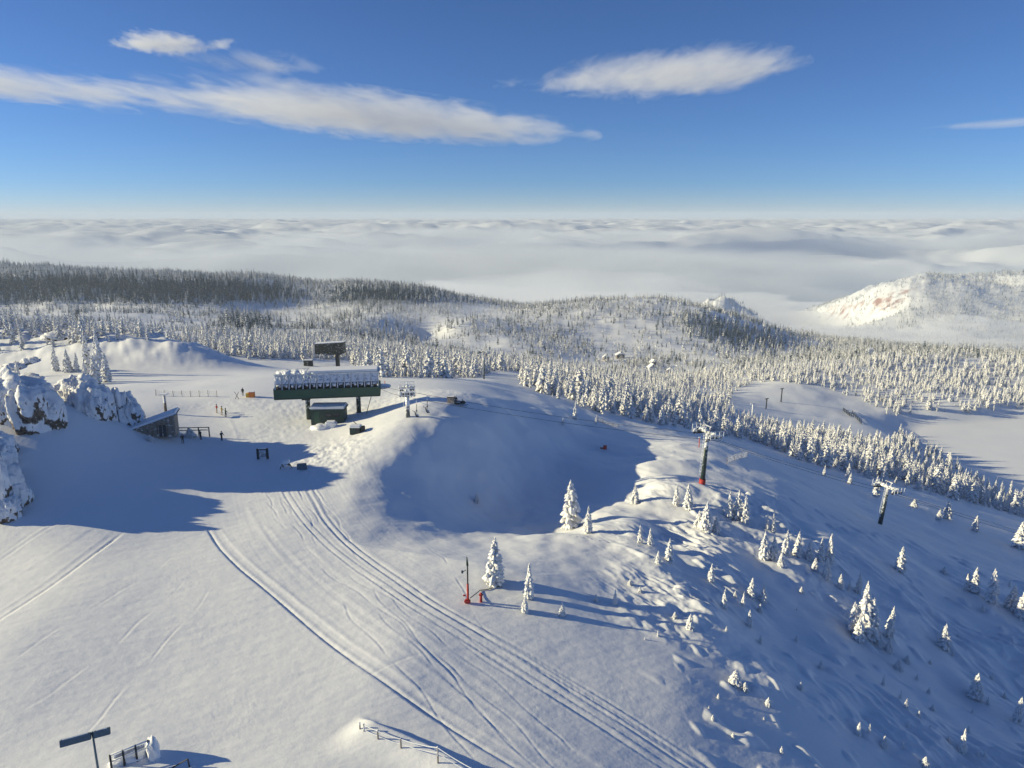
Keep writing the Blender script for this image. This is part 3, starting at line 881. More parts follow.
for (D0, D1, cell, seed) in ((175, 380, 3.7, 1), (380, 760, 4.5, 2), (760, 1500, 6.6, 3), (1500, 3100, 9.0, 4), (900, 1250, 4.4, 5)):
    x, y, R = scatter(D0, D1, cell, seed)
    z = ztable(x, y)
    u, v = project(x, y, z)
    k = v < np.interp(u, lu, lv)
    cl = gnoise(x / 38, y / 38, 400) + .5 * gnoise(x / 14, y / 14, 401)
    big = gnoise(x / 160, y / 160, 402)
    p = np.clip(.92 + .9 * cl, 0, 1)
    # open flats left and middle
    flat = (v > 303) & (v < 352) & (u < 330)
    p = np.where(flat, np.clip(.40 + 1.5 * cl + .8 * big, 0, 1), p)
    mid = (v > 330) & (v < 378) & (u > 470) & (u < 720) & (y > 450)
    p = np.where(mid, np.clip(.62 + 1.3 * cl + .6 * big, 0, 1), p)
    hill = (y > 700) & (y < 1300) & (u > 420) & (u < 800)
    p = np.where(hill, np.clip(.62 + .8 * cl + 1.2 * big, .05, 1), p)
    far = (y > 1900)
    p = np.where(far, np.clip(.72 + .9 * cl + 1.2 * big, 0, 1), p)
    p = np.where((y > 1500) & (u < 600), 0, p)
    rdg = (y > 1000) & (u < 520) & (v < 306)
    p = np.where(rdg, np.maximum(p, .95), p)
    cliff = (y > 2200) & (x > 1050) & (z > -330)
    p = np.where(cliff, np.where(u > 925, np.maximum(p, .8), np.where(v > 296, np.maximum(p, .6), p * .3)), p)
    for poly, s in CLEAR:
        p = np.where(inpoly(u, v, poly), p * (1 - s), p)
    for poly in DARK: p = np.where(inpoly(u, v, poly) & (y > 500), 1.0, p)
    p = np.where((z < -94.5) & (np.hypot(x - 342, y - 398) < 112), 0, p)
    if seed == 5: ju = u + R.normal(0, 22, u.shape); jv = v + R.normal(0, 3.0, u.shape); p = np.where(inpoly(ju, jv, DARK[0]) | inpoly(ju, jv, DARK[1]), .85, 0)
    k &= R.random(x.shape) < p
    # the building lots and the summit's own clearings stay free
    x, y, z, u, v = x[k], y[k], z[k], u[k], v[k]
    dk_ = inpoly(u, v, DARK[0]) | inpoly(u, v, DARK[1]) | inpoly(u, v, DARK[2]) | inpoly(u, v, DARK[3])
    h = (1 + .35 * dk_) * (.80 + .20 * sstep(500, 900, y)) * (1 - .25 * inpoly(u, v, [(690,405),(760,412),(900,432),(900,450),(760,440),(690,425)])) * np.clip(R.normal(6.6, 2.6, x.shape), 1.8, 13) * (1 + .18 * sstep(400, 1500, y))
    ALLX.append(x); ALLY.append(y); ALLZ.append(z); ALLH.append(h)
X_ = np.concatenate(ALLX); Y_ = np.concatenate(ALLY); Z_ = np.concatenate(ALLZ); H_ = np.concatenate(ALLH)
U_, V_ = project(X_, Y_, Z_)
in_view = (U_ > -5) & (U_ < 1030) & (V_ > 0)
size = np.where(in_view, H_ / np.hypot(X_, Y_), 0)
order = np.argsort(-size)[:170]
solo = np.zeros(len(X_), bool); solo[order] = True
def wood_label(u, v):
    if u < 200: return ('frosted fir in the thin wood beyond the rocks on the left', 'firs of the thin wood on the left')
    if u < 500: return ('frosted fir of the dense treeline behind the green lift station', 'firs of the treeline behind the lift station')
    if u < 720: return ('frosted fir at the near edge of the wood beyond the shadowed bowl', 'firs at the near edge of the wood beyond the bowl')
    if u < 900: return ('frosted fir of the belt between the two lift towers and the curved piste', 'firs of the belt between the lift towers and the curved piste')
    return ('frosted fir of the belt along the near shore of the snowed-over lake', 'firs along the near shore of the snowed-over lake')
for i in order:
    o = bpy.data.objects.new('fir_tree', FIR1[int(i) % 5]); COL.objects.link(o)
    h = float(H_[i]); o.location = (X_[i], Y_[i], Z_[i] - .1); o.scale = (h * 1.05, h * 1.05, h)
    o.rotation_euler = (0, 0, float(i) % 6.28)
    o['label'], o['group'] = wood_label(U_[i], V_[i]); o['category'] = 'tree'

# the rest of the woods: instances of the same kind of fir on a point cloud
def gn_forest(name, mask, kinds):
    me = bpy.data.meshes.new(name)
    P = np.stack([X_[mask], Y_[mask], Z_[mask] - .15], -1).astype(np.float32)
    me.vertices.add(len(P)); me.vertices.foreach_set('co', P.ravel())
    a = me.attributes.new('h', 'FLOAT', 'POINT'); a.data.foreach_set('value', H_[mask].astype(np.float32))
    me.update()
    o = bpy.data.objects.new(name, me); COL.objects.link(o)
    lib = bpy.data.collections.new(name + '_kinds')
    for kme in kinds:
        q = bpy.data.objects.new(kme.name, kme); lib.objects.link(q)
    ng = bpy.data.node_groups.new(name, 'GeometryNodeTree')
    ng.interface.new_socket('Geometry', in_out='INPUT', socket_type='NodeSocketGeometry')
    ng.interface.new_socket('Geometry', in_out='OUTPUT', socket_type='NodeSocketGeometry')
    gi = ng.nodes.new('NodeGroupInput'); go = ng.nodes.new('NodeGroupOutput')
    ci = ng.nodes.new('GeometryNodeCollectionInfo'); ci.inputs['Collection'].default_value = lib
    ci.inputs['Separate Children'].default_value = True; ci.inputs['Reset Children'].default_value = True
    ip = ng.nodes.new('GeometryNodeInstanceOnPoints')
    ip.inputs['Pick Instance'].default_value = True
    na = ng.nodes.new('GeometryNodeInputNamedAttribute'); na.data_type = 'FLOAT'; na.inputs['Name'].default_value = 'h'
    rn = ng.nodes.new('FunctionNodeRandomValue'); rn.data_type = 'FLOAT_VECTOR'
    rn.inputs[0].default_value = (-.04, -.04, 0); rn.inputs[1].default_value = (.04, .04, 6.28)
    ri = ng.nodes.new('FunctionNodeRandomValue'); ri.data_type = 'INT'; ri.inputs[4].default_value = 0; ri.inputs[5].default_value = len(kinds) - 1
    L = ng.links
    m2p = ng.nodes.new('GeometryNodeMeshToPoints')
    L.new(gi.outputs[0], m2p.inputs['Mesh']); L.new(m2p.outputs[0], ip.inputs['Points'])
    L.new(ci.outputs[0], ip.inputs['Instance'])
    L.new(ri.outputs[2], ip.inputs['Instance Index'])
    L.new(rn.outputs[0], ip.inputs['Rotation'])
    L.new(na.outputs[0], ip.inputs['Scale'])
    L.new(ip.outputs[0], go.inputs[0])
    md = o.modifiers.new('trees', 'NODES'); md.node_group = ng
    o['kind'] = 'stuff'
    return o
rest = ~solo

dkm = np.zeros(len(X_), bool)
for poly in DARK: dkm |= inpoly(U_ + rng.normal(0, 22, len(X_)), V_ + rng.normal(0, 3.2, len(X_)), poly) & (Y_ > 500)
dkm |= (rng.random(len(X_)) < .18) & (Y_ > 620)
M_FIR4 = frost_mat('shade_toned_needles', .80, 1.35, (.024, .046, .060))  # slope shade put into the needle colour; randomly strewn dark firs share it
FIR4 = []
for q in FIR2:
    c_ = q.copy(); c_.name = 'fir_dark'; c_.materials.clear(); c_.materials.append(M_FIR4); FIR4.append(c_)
gn_forest('far_fir_forest', rest & (Y_ >= 620) & ~dkm, FIR2)
gn_forest('shade_toned_forest', rest & dkm, FIR4)
gn_forest('fir_forest', rest & (Y_ < 620) & ~dkm, FIR1)
print('TREES', len(X_), int((rest & (Y_ < 620)).sum()))

# ------------------------------------------------------------------ things people made
C_GREEN = simple('green_paint', (.020, .075, .050), .5, frost=0)
C_DGREEN = simple('dark_green_paint', (.016, .045, .040), .55)
C_OLIVE = simple('olive_cladding', (.060, .060, .035), .7, frost=.1, namt=.4)
C_STEEL = simple('frosted_steel', (.10, .11, .12), .5, .3, frost=.5)
C_DARK = simple('dark_metal', (.022, .026, .030), .5)
C_DARKW = simple('dark_green_tube', (.030, .050, .045), .45, frost=.02)
C_WHITE = simple('white_frame', (.72, .74, .76), .6)
C_GLASS = simple('frosted_panel', (.34, .40, .50), .35, frost=.2)
C_SNOW = simple('settled_snow', (.87, .88, .89), .6, nscale=2, namt=.04)
C_RED = simple('red_padding', (.50, .045, .035), .7)
C_REDP = simple('red_plastic', (.62, .07, .04), .5)
C_ORANGE = simple('orange_cover', (.72, .22, .04), .6)
C_YELLOW = simple('yellow_cloth', (.70, .45, .06), .7)
C_WOOD = simple('weathered_wood', (.16, .125, .09), .85, nscale=6, namt=.4, frost=.18)
C_WOODG = simple('grey_boards', (.24, .21, .18), .85, nscale=6, namt=.35, frost=.12)
C_TAN = simple('tan_boards', (.42, .32, .22), .8, frost=.1)
C_RUB = simple('black_rubber', (.018, .018, .020), .8, frost=.15)
C_NET = simple('faded_net', (.34, .34, .36), .8, frost=.3)
C_RIME = simple('rime_crust', (.80, .82, .84), .7, nscale=5, namt=.1)
C_LAMP = simple('blue_grey_housing', (.10, .15, .19), .5, .1)
C_GLASSD = simple('dark_window', (.03, .04, .05), .15)
C_SKIN = simple('skin', (.45, .27, .19), .6)
C_BRICK = simple('rust_red_boards', (.30, .09, .06), .8, frost=.15)

class MB:
    def __init__(s): s.bm = bmesh.new(); s.mats = []
    def mi(s, m):
        if m not in s.mats: s.mats.append(m)
        return s.mats.index(m)
    def box(s, c, d, m, rot=0, tilt=(0, 0), bev=0.0):
        r = bmesh.ops.create_cube(s.bm, size=1.0)
        vs = r['verts']
        M = Matrix.Translation(c) @ Matrix.Rotation(rot, 4, 'Z') @ Matrix.Rotation(tilt[0], 4, 'X') @ Matrix.Rotation(tilt[1], 4, 'Y') @ Matrix.Diagonal((*d, 1))
        bmesh.ops.transform(s.bm, matrix=M, verts=vs)
        fs = list({f for v in vs for f in v.link_faces}); i = s.mi(m)
        for f in fs: f.material_index = i
        if bev:
            es = list({e for f in fs for e in f.edges})
            g = bmesh.ops.bevel(s.bm, geom=es, offset=bev, segments=2, affect='EDGES', clamp_overlap=True)
            for f in g['faces']: f.material_index = i
        return s
    def bar(s, a, b, r, m, seg=8, r2=None):
        a, b = Vector(a), Vector(b); L = (b - a).length
        q = bmesh.ops.create_cone(s.bm, cap_ends=True, segments=seg, radius1=r, radius2=r if r2 is None else r2, depth=L)
        M = Matrix.Translation((a + b) / 2) @ (b - a).to_track_quat('Z', 'Y').to_matrix().to_4x4()
        bmesh.ops.transform(s.bm, matrix=M, verts=q['verts'])
        i = s.mi(m)
        for f in {f for v in q['verts'] for f in v.link_faces}: f.material_index = i; f.smooth = seg > 6
        return s
    def blob(s, c, r, m, seed=0, amp=.25, sub=3, fr=1.5):
        q = bmesh.ops.create_icosphere(s.bm, subdivisions=sub, radius=1)
        P = np.array([v.co[:] for v in q['verts']])
        f = 1 + amp * fbm(P[:, 0] * fr + seed + P[:, 2], P[:, 1] * fr + P[:, 2] * .7, seed, 3)
        P = P * f[:, None] * np.array(r) + np.array(c)
        i = s.mi(m)
        for v, p in zip(q['verts'], P): v.co = p
        for f_ in {f for v in q['verts'] for f in v.link_faces}: f_.material_index = i; f_.smooth = True
        return s
    def poly(s, pts, ext, m):
        """prism: profile points plus extrusion vector"""
        ext = Vector(ext); i = s.mi(m)
        A = [s.bm.verts.new(p) for p in pts]; B = [s.bm.verts.new(Vector(p) + ext) for p in pts]
        n_ = len(pts); fs = [s.bm.faces.new(A), s.bm.faces.new(B[::-1])]
        for k in range(n_): fs.append(s.bm.faces.new((A[k], B[k], B[(k + 1) % n_], A[(k + 1) % n_])))
        for f in fs: f.material_index = i
        return s
    def build(s, name, parent=None):
        bmesh.ops.recalc_face_normals(s.bm, faces=s.bm.faces)
        me = bpy.data.meshes.new(name); s.bm.to_mesh(me); s.bm.free()
        for m in s.mats: me.materials.append(m)
        o = bpy.data.objects.new(name, me); COL.objects.link(o)
        if parent: o.parent = parent
        return o
def thing(name, label, cat, loc, rz=0, group=None):
    o = bpy.data.objects.new(name, None); COL.objects.link(o); o.location = loc; o.rotation_euler = (0, 0, rz)
    o.empty_display_size = .3; o['label'] = label; o['category'] = cat
    if group: o['group'] = group
    return o
def tag(o, label, cat, group=None):
    o['label'] = label; o['category'] = cat
    if group: o['group'] = group
    return o
def copy_tree(o, parent=None):
    c = o.copy(); COL.objects.link(c)
    if parent: c.parent = parent
    for ch in o.children: copy_tree(ch, c)
    return c
def mpp(p):
    return (p.y * cP - (p.z - H) * sP) / F

# --- lift station
P0 = G(359, 413); k = mpp(P0)
RZ = RAD(9)
ux = Vector((math.cos(RZ), math.sin(RZ), 0)); uy = Vector((-math.sin(RZ), math.cos(RZ), 0))
L = 99 * k / math.cos(RZ) * .99
cen = P0 - ux * (28 * k)            # below the middle of the canopy
st = thing('lift_station', 'long dark green chairlift top station with frosted ribs and snowy roof, on the summit', 'lift station', (cen.x, cen.y, P0.z), RZ)
zb_, zf, zr = 3.7, 5.5, 7.9
W_ = 5.2
h2 = L / 2
f = MB()
f.box((0, -W_ / 2, (zb_ + zf) / 2), (L, .25, zf - zb_), C_GREEN, bev=.05)
f.box((0, W_ / 2, (zb_ + zf) / 2), (L, .25, zf - zb_), C_GREEN, bev=.05)
f.box((-h2, 0, (zb_ + zf) / 2 + .1), (.25, W_ - .26, zf - zb_ + .2), C_GREEN, bev=.05)
f.box((h2, 0, (zb_ + zf) / 2), (.25, W_ - .26, zf - zb_), C_GREEN, bev=.05)
f.box((0, -W_ / 2 - .15, zb_ + .12), (L + .1, .1, .16), C_DGREEN)
f.build('fascia', st)
MB().box((0, 0, zb_ + .35), (L - .4, W_ - .4, .3), C_DARK).build('underframe', st)
MB().box((0, .5, (zf + zr) / 2 - .1), (L - .6, .2, zr - zf), C_DARK).build('machine_cowling', st)
nb = 15
for i in range(nb + 1):
    x = -h2 + .2 + i * (L - .4) / nb
    r = MB(); r.poly([(x - .09, -W_ / 2 - .02, zf - .3), (x - .09, -W_ / 2 + 1.25, zr), (x - .09, -W_ / 2 + 1.5, zr), (x - .09, -W_ / 2 + .3, zf - .3)], (.18, 0, 0), C_WHITE)
    r.build('rib', st)
for i in range(nb):
    x = -h2 + .2 + (i + .5) * (L - .4) / nb; w_ = (L - .4) / nb * .80
    MB().poly([(x - w_ / 2, -W_ / 2 + .35, zf + .95), (x - w_ / 2, -W_ / 2 + 1.3, zr - .05), (x - w_ / 2, -W_ / 2 + 1.4, zr - .05), (x - w_ / 2, -W_ / 2 + .6, zf + .95)], (w_, 0, 0), C_GLASS).build('frosted_pane', st)
    tb = MB(); rot = Vector((1, 0, 0))
    tb.bar((x - w_ * .36, -W_ / 2 + .65, zf + .28), (x + w_ * .36, -W_ / 2 + .65, zf + .34), .52, C_RUB, 14); tb.build('drive_tyre', st)
rf = MB(); rf.box((0, .55, zr + .06), (L + .15, W_ - 1.2, .16), C_WHITE, bev=.03); rfo = rf.build('roof', st)
sn = MB(); sn.box((h2 * .30, .6, zr + .34), (L * .68, W_ - 1.3, .42), C_SNOW, bev=.18)
for i in range(12): sn.blob((-h2 + .9 + i * .55, .3 + .3 * math.sin(i * 2.1), zr + .16), (.8, 1.6, .2 + .07 * (i % 3)), C_SNOW, i, .3, 3)
sn.build('roof_snow', rfo)
fr = MB()
for i in range(26):
    x = -h2 + .3 + i * .27 * (L / 18)
    if x < h2 * .1: fr.blob((x, -W_ / 2 + .9 + .25 * math.sin(i * 1.7), zr - .7 + .25 * math.sin(i * 2.9)), (.15, .2, .42), C_RIME, 30 + i, .4, 2)
fr.build('rime_lumps', rfo)
MB().bar((28 * k, 0, -1.2), (28 * k, 0, zb_ + .4), .42, C_DARKW, 18).bar((28 * k, 0, -.3), (28 * k, 0, .12), .62, C_SNOW, 14).build('column', st)
MB().bar((-h2 * .42, 0, -1.5), (-h2 * .42, 0, zb_ + .4), .42, C_DARKW, 18).build('column', st)
MB().bar((h2 - 1.4, -.6, zb_ + .2), (h2 - 3.0, -2.4, -1.0), .06, C_DARK, 6).build('stay_bar', st)
MB().box((-h2 * .42, -1.6, zb_ - .2), (1.5, 1.0, .35), C_DARK, bev=.05).build('service_platform', st)
MB().bar((h2 + .3, .4, zb_ + 1.0), (h2 + .3, .4, zb_ + 1.25), 1.7, C_STEEL, 26).build('bullwheel', st)

# --- operator's hut in front of the station
p = G(327, 425); k = mpp(p)
hut = thing('operator_hut', 'boxy dark green hut with flat snowy roof just in front of the lift station', 'hut', (p.x, p.y + .9, p.z), RAD(3))
wd, hh = 33 * k, 14.5 * k
MB().box((0, 1.2, hh / 2 - .3), (wd, 3.2, hh + .6), C_DGREEN, bev=.04).build('wall', hut)
r_ = MB().box((0, 1.2, hh + .08), (wd + .5, 3.8, .16), C_DGREEN, bev=.03).build('roof', hut)
MB().box((0, 1.2, hh + .38), (wd + .4, 3.7, .44), C_SNOW, bev=.2).build('roof_snow', r_)
MB().box((-wd * .32, -.42, hh * .52), (.9, .06, hh * .8), C_GREEN).build('door', hut)
for s_ in (0.04, .30):
    w0 = MB().box((wd * s_, -.42, hh * .66), (1.1, .06, .62), C_DARK).build('window', hut)
    MB().box((wd * s_, -.455, hh * .66), (.95, .02, .5), C_GLASSD).build('pane', w0)
q = G(331, 427)
o = MB().box((0, 0, .35), (11 * k, 1.7, 1.5), C_SNOW, .05, bev=.3).blob((-1.6, -.3, -.1), (1.9, 1.5, .7), C_SNOW, 5, .25).blob((1.6, -.2, -.1), (1.3, 1.1, .5), C_SNOW, 9, .25).build('snow_pile'); o.location = q
tag(o, 'squared white block of piled snow against the front of the green hut', 'snow pile')
p = G(356, 433); k = mpp(p)
cb = thing('control_cabinet', 'low dark green cabinet under thick snow, right of the green hut', 'cabinet', p, RAD(-4))
MB().box((0, 0, .45), (10.5 * k, 1.3, 1.2), C_DGREEN, bev=.04).build('body', cb)
MB().box((0, 0, 1.22), (11.5 * k, 1.6, .38), C_SNOW, bev=.17).build('snow_cap', cb)
MB().box((10.5 * k * .28, -.67, .5), (.55, .05, .8), C_DARK).build('door', cb)
p = G(363, 431)
o = MB().box((0, 0, .3), (.7, .6, 1.1), C_DARK, .3, bev=.05).bar((0, 0, .2), (-1.6, .5, 1.5), .07, C_DARK, 6).build('winch'); o.location = p
tag(o, 'small dark winch with a raised bar right beside the low green cabinet', 'winch')

# --- the raised box behind the station
p = G(338, 367); k = mpp(p)
rb = thing('raised_cabin', 'dark olive cabin on a single thick pillar behind the lift station', 'cabin', p, RAD(-3))
zt = 12.5 * k + .4
MB().box((0, 0, zt / 2 - .8), (1.25, 1.25, zt + 1.6), C_DARK, bev=.05).build('pillar', rb)
bw = 29 * k; bh = 12.0 * k
b_ = MB(); b_.poly([(-bw * .73, -1.4, zt), (bw * .27, -1.4, zt + .35), (bw * .27, -1.4, zt + bh), (-bw * .73, -1.4, zt + bh - .75)], (0, 2.8, 0), C_OLIVE)
for i in range(1, 9):
    x = -bw * .73 + bw * i / 9
    b_.box((x, -1.43, zt + bh / 2 - .1 + .02 * i), (.07, .05, bh - .7), C_DARK)
b_.build('cladding', rb)
MB().box((-bw * .1, 0, zt - .15), (bw * .5, 1.8, .25), C_DARK).build('floor_beam', rb)
g_ = MB()
for i in range(5): g_.bar((-bw * .30 + i * bw * .13, -.9, zt + bh - .55), (-bw * .30 + i * bw * .13, -.9, zt + bh + .5), .05, C_RIME, 6)
g_.bar((-bw * .30, -.9, zt + bh + .48), (bw * .23, -.9, zt + bh + .5), .06, C_RIME, 6)
g_.build('roof_railing', rb)
MB().poly([(-bw * .73, -1.45, zt + bh - .72), (bw * .27, -1.45, zt + bh + .02), (bw * .27, -1.45, zt + bh + .2), (-bw * .73, -1.45, zt + bh - .5)], (0, 2.9, 0), C_SNOW).build('roof_snow', rb)
p = G(310, 366); k = mpp(p)
sh = thing('storage_box', 'small olive and black box hut left of the cabin on the pillar', 'box hut', p, RAD(5))
MB().box((-.5, 0, .9), (8.5 * k, 1.7, 2.5), C_OLIVE, bev=.04).build('body', sh)
MB().box((8.5 * k * .32 - .5, -.88, .9), (8.5 * k * .40, .06, 2.1), C_DARK).build('door', sh)
MB().box((-.5, 0, 2.22), (9 * k, 1.9, .2), C_SNOW, bev=.08).build('snow_cap', sh)

# --- snowed-over platform edge and low railing behind the station
p = G(300, 372)
rl = thing('platform_railing', 'low dark railing along the snow mound left behind the lift station', 'railing', p, RAD(14))
for i in range(7): MB().bar((-3.5 + i * 1.5, 0, -.5), (-3.5 + i * 1.5, 0, 1.0), .05, C_WOOD, 6).build('post', rl)
MB().bar((-3.5, 0, .95), (5.5, 0, .95), .05, C_STEEL, 6).build('rail', rl)

# --- plain poles
def pole(u, v, hp, r, m, label, name='pole', cat='pole', cap=False):
    p = G(u, v); h = px_h(p, hp)
    t = thing(name, label, cat, p)
    MB().bar((0, 0, -1), (0, 0, h), r, m, 10, r * .8).build('shaft', t)
    if cap: MB().box((0, 0, h + .08), (r * 5, r * 5, .18), C_SNOW, bev=.06).build('snow_cap', t)
    return t, p, h
t, p, h = pole(379, 374, 26, .22, C_DARK, 'tall thin dark pole just beyond the right end of the lift station', cap=True)
t, p, h = pole(166, 413, 18, .28, C_WOOD, 'short stout greenish brown post above the weathered shed', cap=True)
t, p, h = pole(699, 447, 9, .10, C_REDP, 'red marker stake on the piste behind the nearer lift tower', 'marker_stake', 'stake', True)

# --- lift towers
def lift_tower(u, v, hp, rz, label, pad, frost_arm, rad=.40, arm=2.0, lean=0):
    p = G(u, v); h = px_h(p, hp)
    t = thing('lift_tower', label, 'lift tower', p, rz, 'towers of the chairlift')
    t.rotation_euler = (0, lean, rz)
    MB().bar((0, 0, -1.5), (0, 0, h), rad, C_DARKW if not frost_arm else C_STEEL, 18, rad * .78).build('shaft', t)
    if pad: MB().bar((0, 0, -.4), (0, 0, .85), rad * 1.3, C_RED, 16, rad * 1.25).build('padding', t)
    a = MB().box((0, 0, h + .1), (.42, arm * 2, .42), C_STEEL, bev=.05)
    rng_ = random.Random(int(u))
    for i in range(12): a.blob((rng_.uniform(-.3, .3), rng_.uniform(-arm, arm), h + .35), (.24, .3, .16), C_RIME, i, .4, 2)
    a.build('crossarm', t)
    for s_ in (-1, 1):
        sb = MB().box((0, s_ * arm, h - .15), (2.6, .22, .30), C_STEEL, bev=.04)
        for i in range(6): sb.blob((rng_.uniform(-1.2, 1.2), s_ * arm, h + .08), (.26, .2, .14), C_RIME, 50 + i, .4, 2)
        so_ = sb.build('sheave_beam', t)
        for j in range(6):
            x = -1.1 + j * .44
            MB().bar((x, s_ * arm - .07, h - .42), (x, s_ * arm + .07, h - .42), .22, C_RUB, 12).build('sheave', so_)
        c_ = MB()
        c_.bar((-1.2, s_ * (arm + .45), h + .30), (1.2, s_ * (arm + .45), h + .30), .05, C_RIME, 6).bar((-1.2, s_ * (arm + .45), h - .35), (1.2, s_ * (arm + .45), h - .35), .07, C_RIME, 6)
        for x in (-1.2, -.4, .4, 1.2): c_.bar((x, s_ * (arm + .45), h - .35), (x, s_ * (arm + .45), h + .85), .05, C_RIME, 6)
        c_.bar((-1.2, s_ * (arm + .45), h + .85), (1.2, s_ * (arm + .45), h + .85), .05, C_RIME, 6)
        c_.build('work_platform', t)
    MB().bar((0, -.5, h + .2), (0, -.5, h + 1.1), .08, C_STEEL, 6).bar((0, .5, h + .2), (0, .5, h + 1.1), .08, C_STEEL, 6).bar((0, -.8, h + 1.1), (0, .8, h + 1.1), .09, C_STEEL, 6).build('lifting_frame', t)
    ld = MB()
    ld.bar((-.62, -.2, 1.5), (-.52, -.2, h), .03, C_RIME, 5).bar((-.62, .2, 1.5), (-.52, .2, h), .03, C_RIME, 5)
    for j in range(int(h / .5) - 3): ld.bar((-.60, -.2, 1.7 + j * .5), (-.60, .2, 1.7 + j * .5), .025, C_RIME, 5)
    ld.build('ladder', t)
    return t, p, h
LT = RAD(21)
T1 = lift_tower(702, 484, 50, LT, 'nearer dark green lift tower with a red padded foot and rime-white crossarm', True, False, .42, 2.0, RAD(3))
T2 = lift_tower(880, 524, 36, LT, 'farther lift tower down the shaded slope, leaning in view, its head caked in rime', False, False, .40, 2.0, RAD(7))
T0 = lift_tower(408, 417, 26, RAD(9), 'pale frost-covered lift tower right beside the lift station', False, True, .38, 2.0)
T3 = lift_tower(484, 379, 26, RAD(60), 'thin dark tower with a crossarm at the far brow, by the treeline', False, False, .26, 1.6)

def rope(pts, r, m, label, cat='cable', name='haul_rope', sag=.012):
    V, Fc = [], []
    P = []
    for a, b in zip(pts[:-1], pts[1:]):
        a, b = Vector(a), Vector(b); L_ = (b - a).length
        for i in range(16):
            s_ = i / 16; q = a.lerp(b, s_); q.z -= 4 * s_ * (1 - s_) * L_ * sag; P.append(q)
    P.append(Vector(pts[-1]))
    for i, q in enumerate(P):
        d = (P[min(i + 1, len(P) - 1)] - P[max(i - 1, 0)]).normalized(); sx_ = d.cross(Vector((0, 0, 1))).normalized(); sy_ = d.cross(sx_)
        for j in range(5):
            a_ = j * 1.2566; V.append(q + sx_ * math.cos(a_) * r + sy_ * math.sin(a_) * r)
    for i in range(len(P) - 1):
        for j in range(5): Fc.append((i * 5 + j, i * 5 + (j + 1) % 5, (i + 1) * 5 + (j + 1) % 5, (i + 1) * 5 + j))
    Fc.append(tuple(range(5))[::-1]); Fc.append(tuple((len(P) - 1) * 5 + j for j in range(5)))
    return tag(mesh_obj(name, V, Fc, m, smooth=True), label, cat)
def arm_end(T, s_, arm):
    t, p, h = T; rz = t.rotation_euler.z
    M_ = t.rotation_euler.to_matrix()
    return p + M_ @ Vector((0, s_ * arm, h - .68))
ends = {}
for s_, word in ((-1, 'near'), (1, 'far')):
    a0 = Vector((cen.x, cen.y, P0.z + zb_ + 1.0)) + ux * (h2 + .4) + uy * s_ * 1.6
    a3 = G(1010, 560) + Vector((0, s_ * 2.6, 8))
    pts = [a0, arm_end(T0, s_, 2.0), arm_end(T1, s_, 2.0), arm_end(T2, s_, 2.0), a3 + Vector((60, 10, -20))]
    ends[s_] = pts
    rope(pts, .028, C_DARK, 'thin lift cable on the %s side of the towers, running down the right slope' % word)

# --- two chairs on the cable
def chair_on(a, b, s_, label):
    q = Vector(a).lerp(Vector(b), s_); q.z -= 4 * s_ * (1 - s_) * (Vector(b) - Vector(a)).length * .012
    t = thing('lift_chair', label, 'lift chair', q, RAD(15), 'chairs hanging on the lift cable')
    MB().bar((0, 0, 0), (0, 0, -1.9), .05, C_STEEL, 8).bar((0, -.02, -1.9), (0, -.02, -2.1), .09, C_DARK, 8).build('hanger', t)
    MB().bar((-.6, -.5, -2.0), (-.6, .5, -2.0), .04, C_DARK, 6).bar((0, -.5, -2.0), (0, .5, -2.0), .04, C_DARK, 6).box((.05, 0, -2.9), (.5, 1.1, .12), C_DARK, bev=.03).build('seat', t)
    MB().box((-.25, 0, -2.5), (.1, 1.1, .7), C_DARK, tilt=(0, -.2), bev=.03).build('backrest', t)
    MB().bar((-.05, -.55, -2.0), (-.05, -.55, -2.9), .03, C_DARK, 6).bar((-.05, .55, -2.0), (-.05, .55, -2.9), .03, C_DARK, 6).build('side_frame', t)
    MB().blob((.05, 0, -2.78), (.28, .5, .12), C_SNOW, 3, .3, 2).build('snow_load', t)
chair_on(ends[-1][1], ends[-1][2], .03, 'dark empty chair on the cable just right of the frosted tower, left of the two')
chair_on(ends[1][1], ends[1][2], .07, 'dark empty chair on the cable just right of the frosted tower, right of the two')

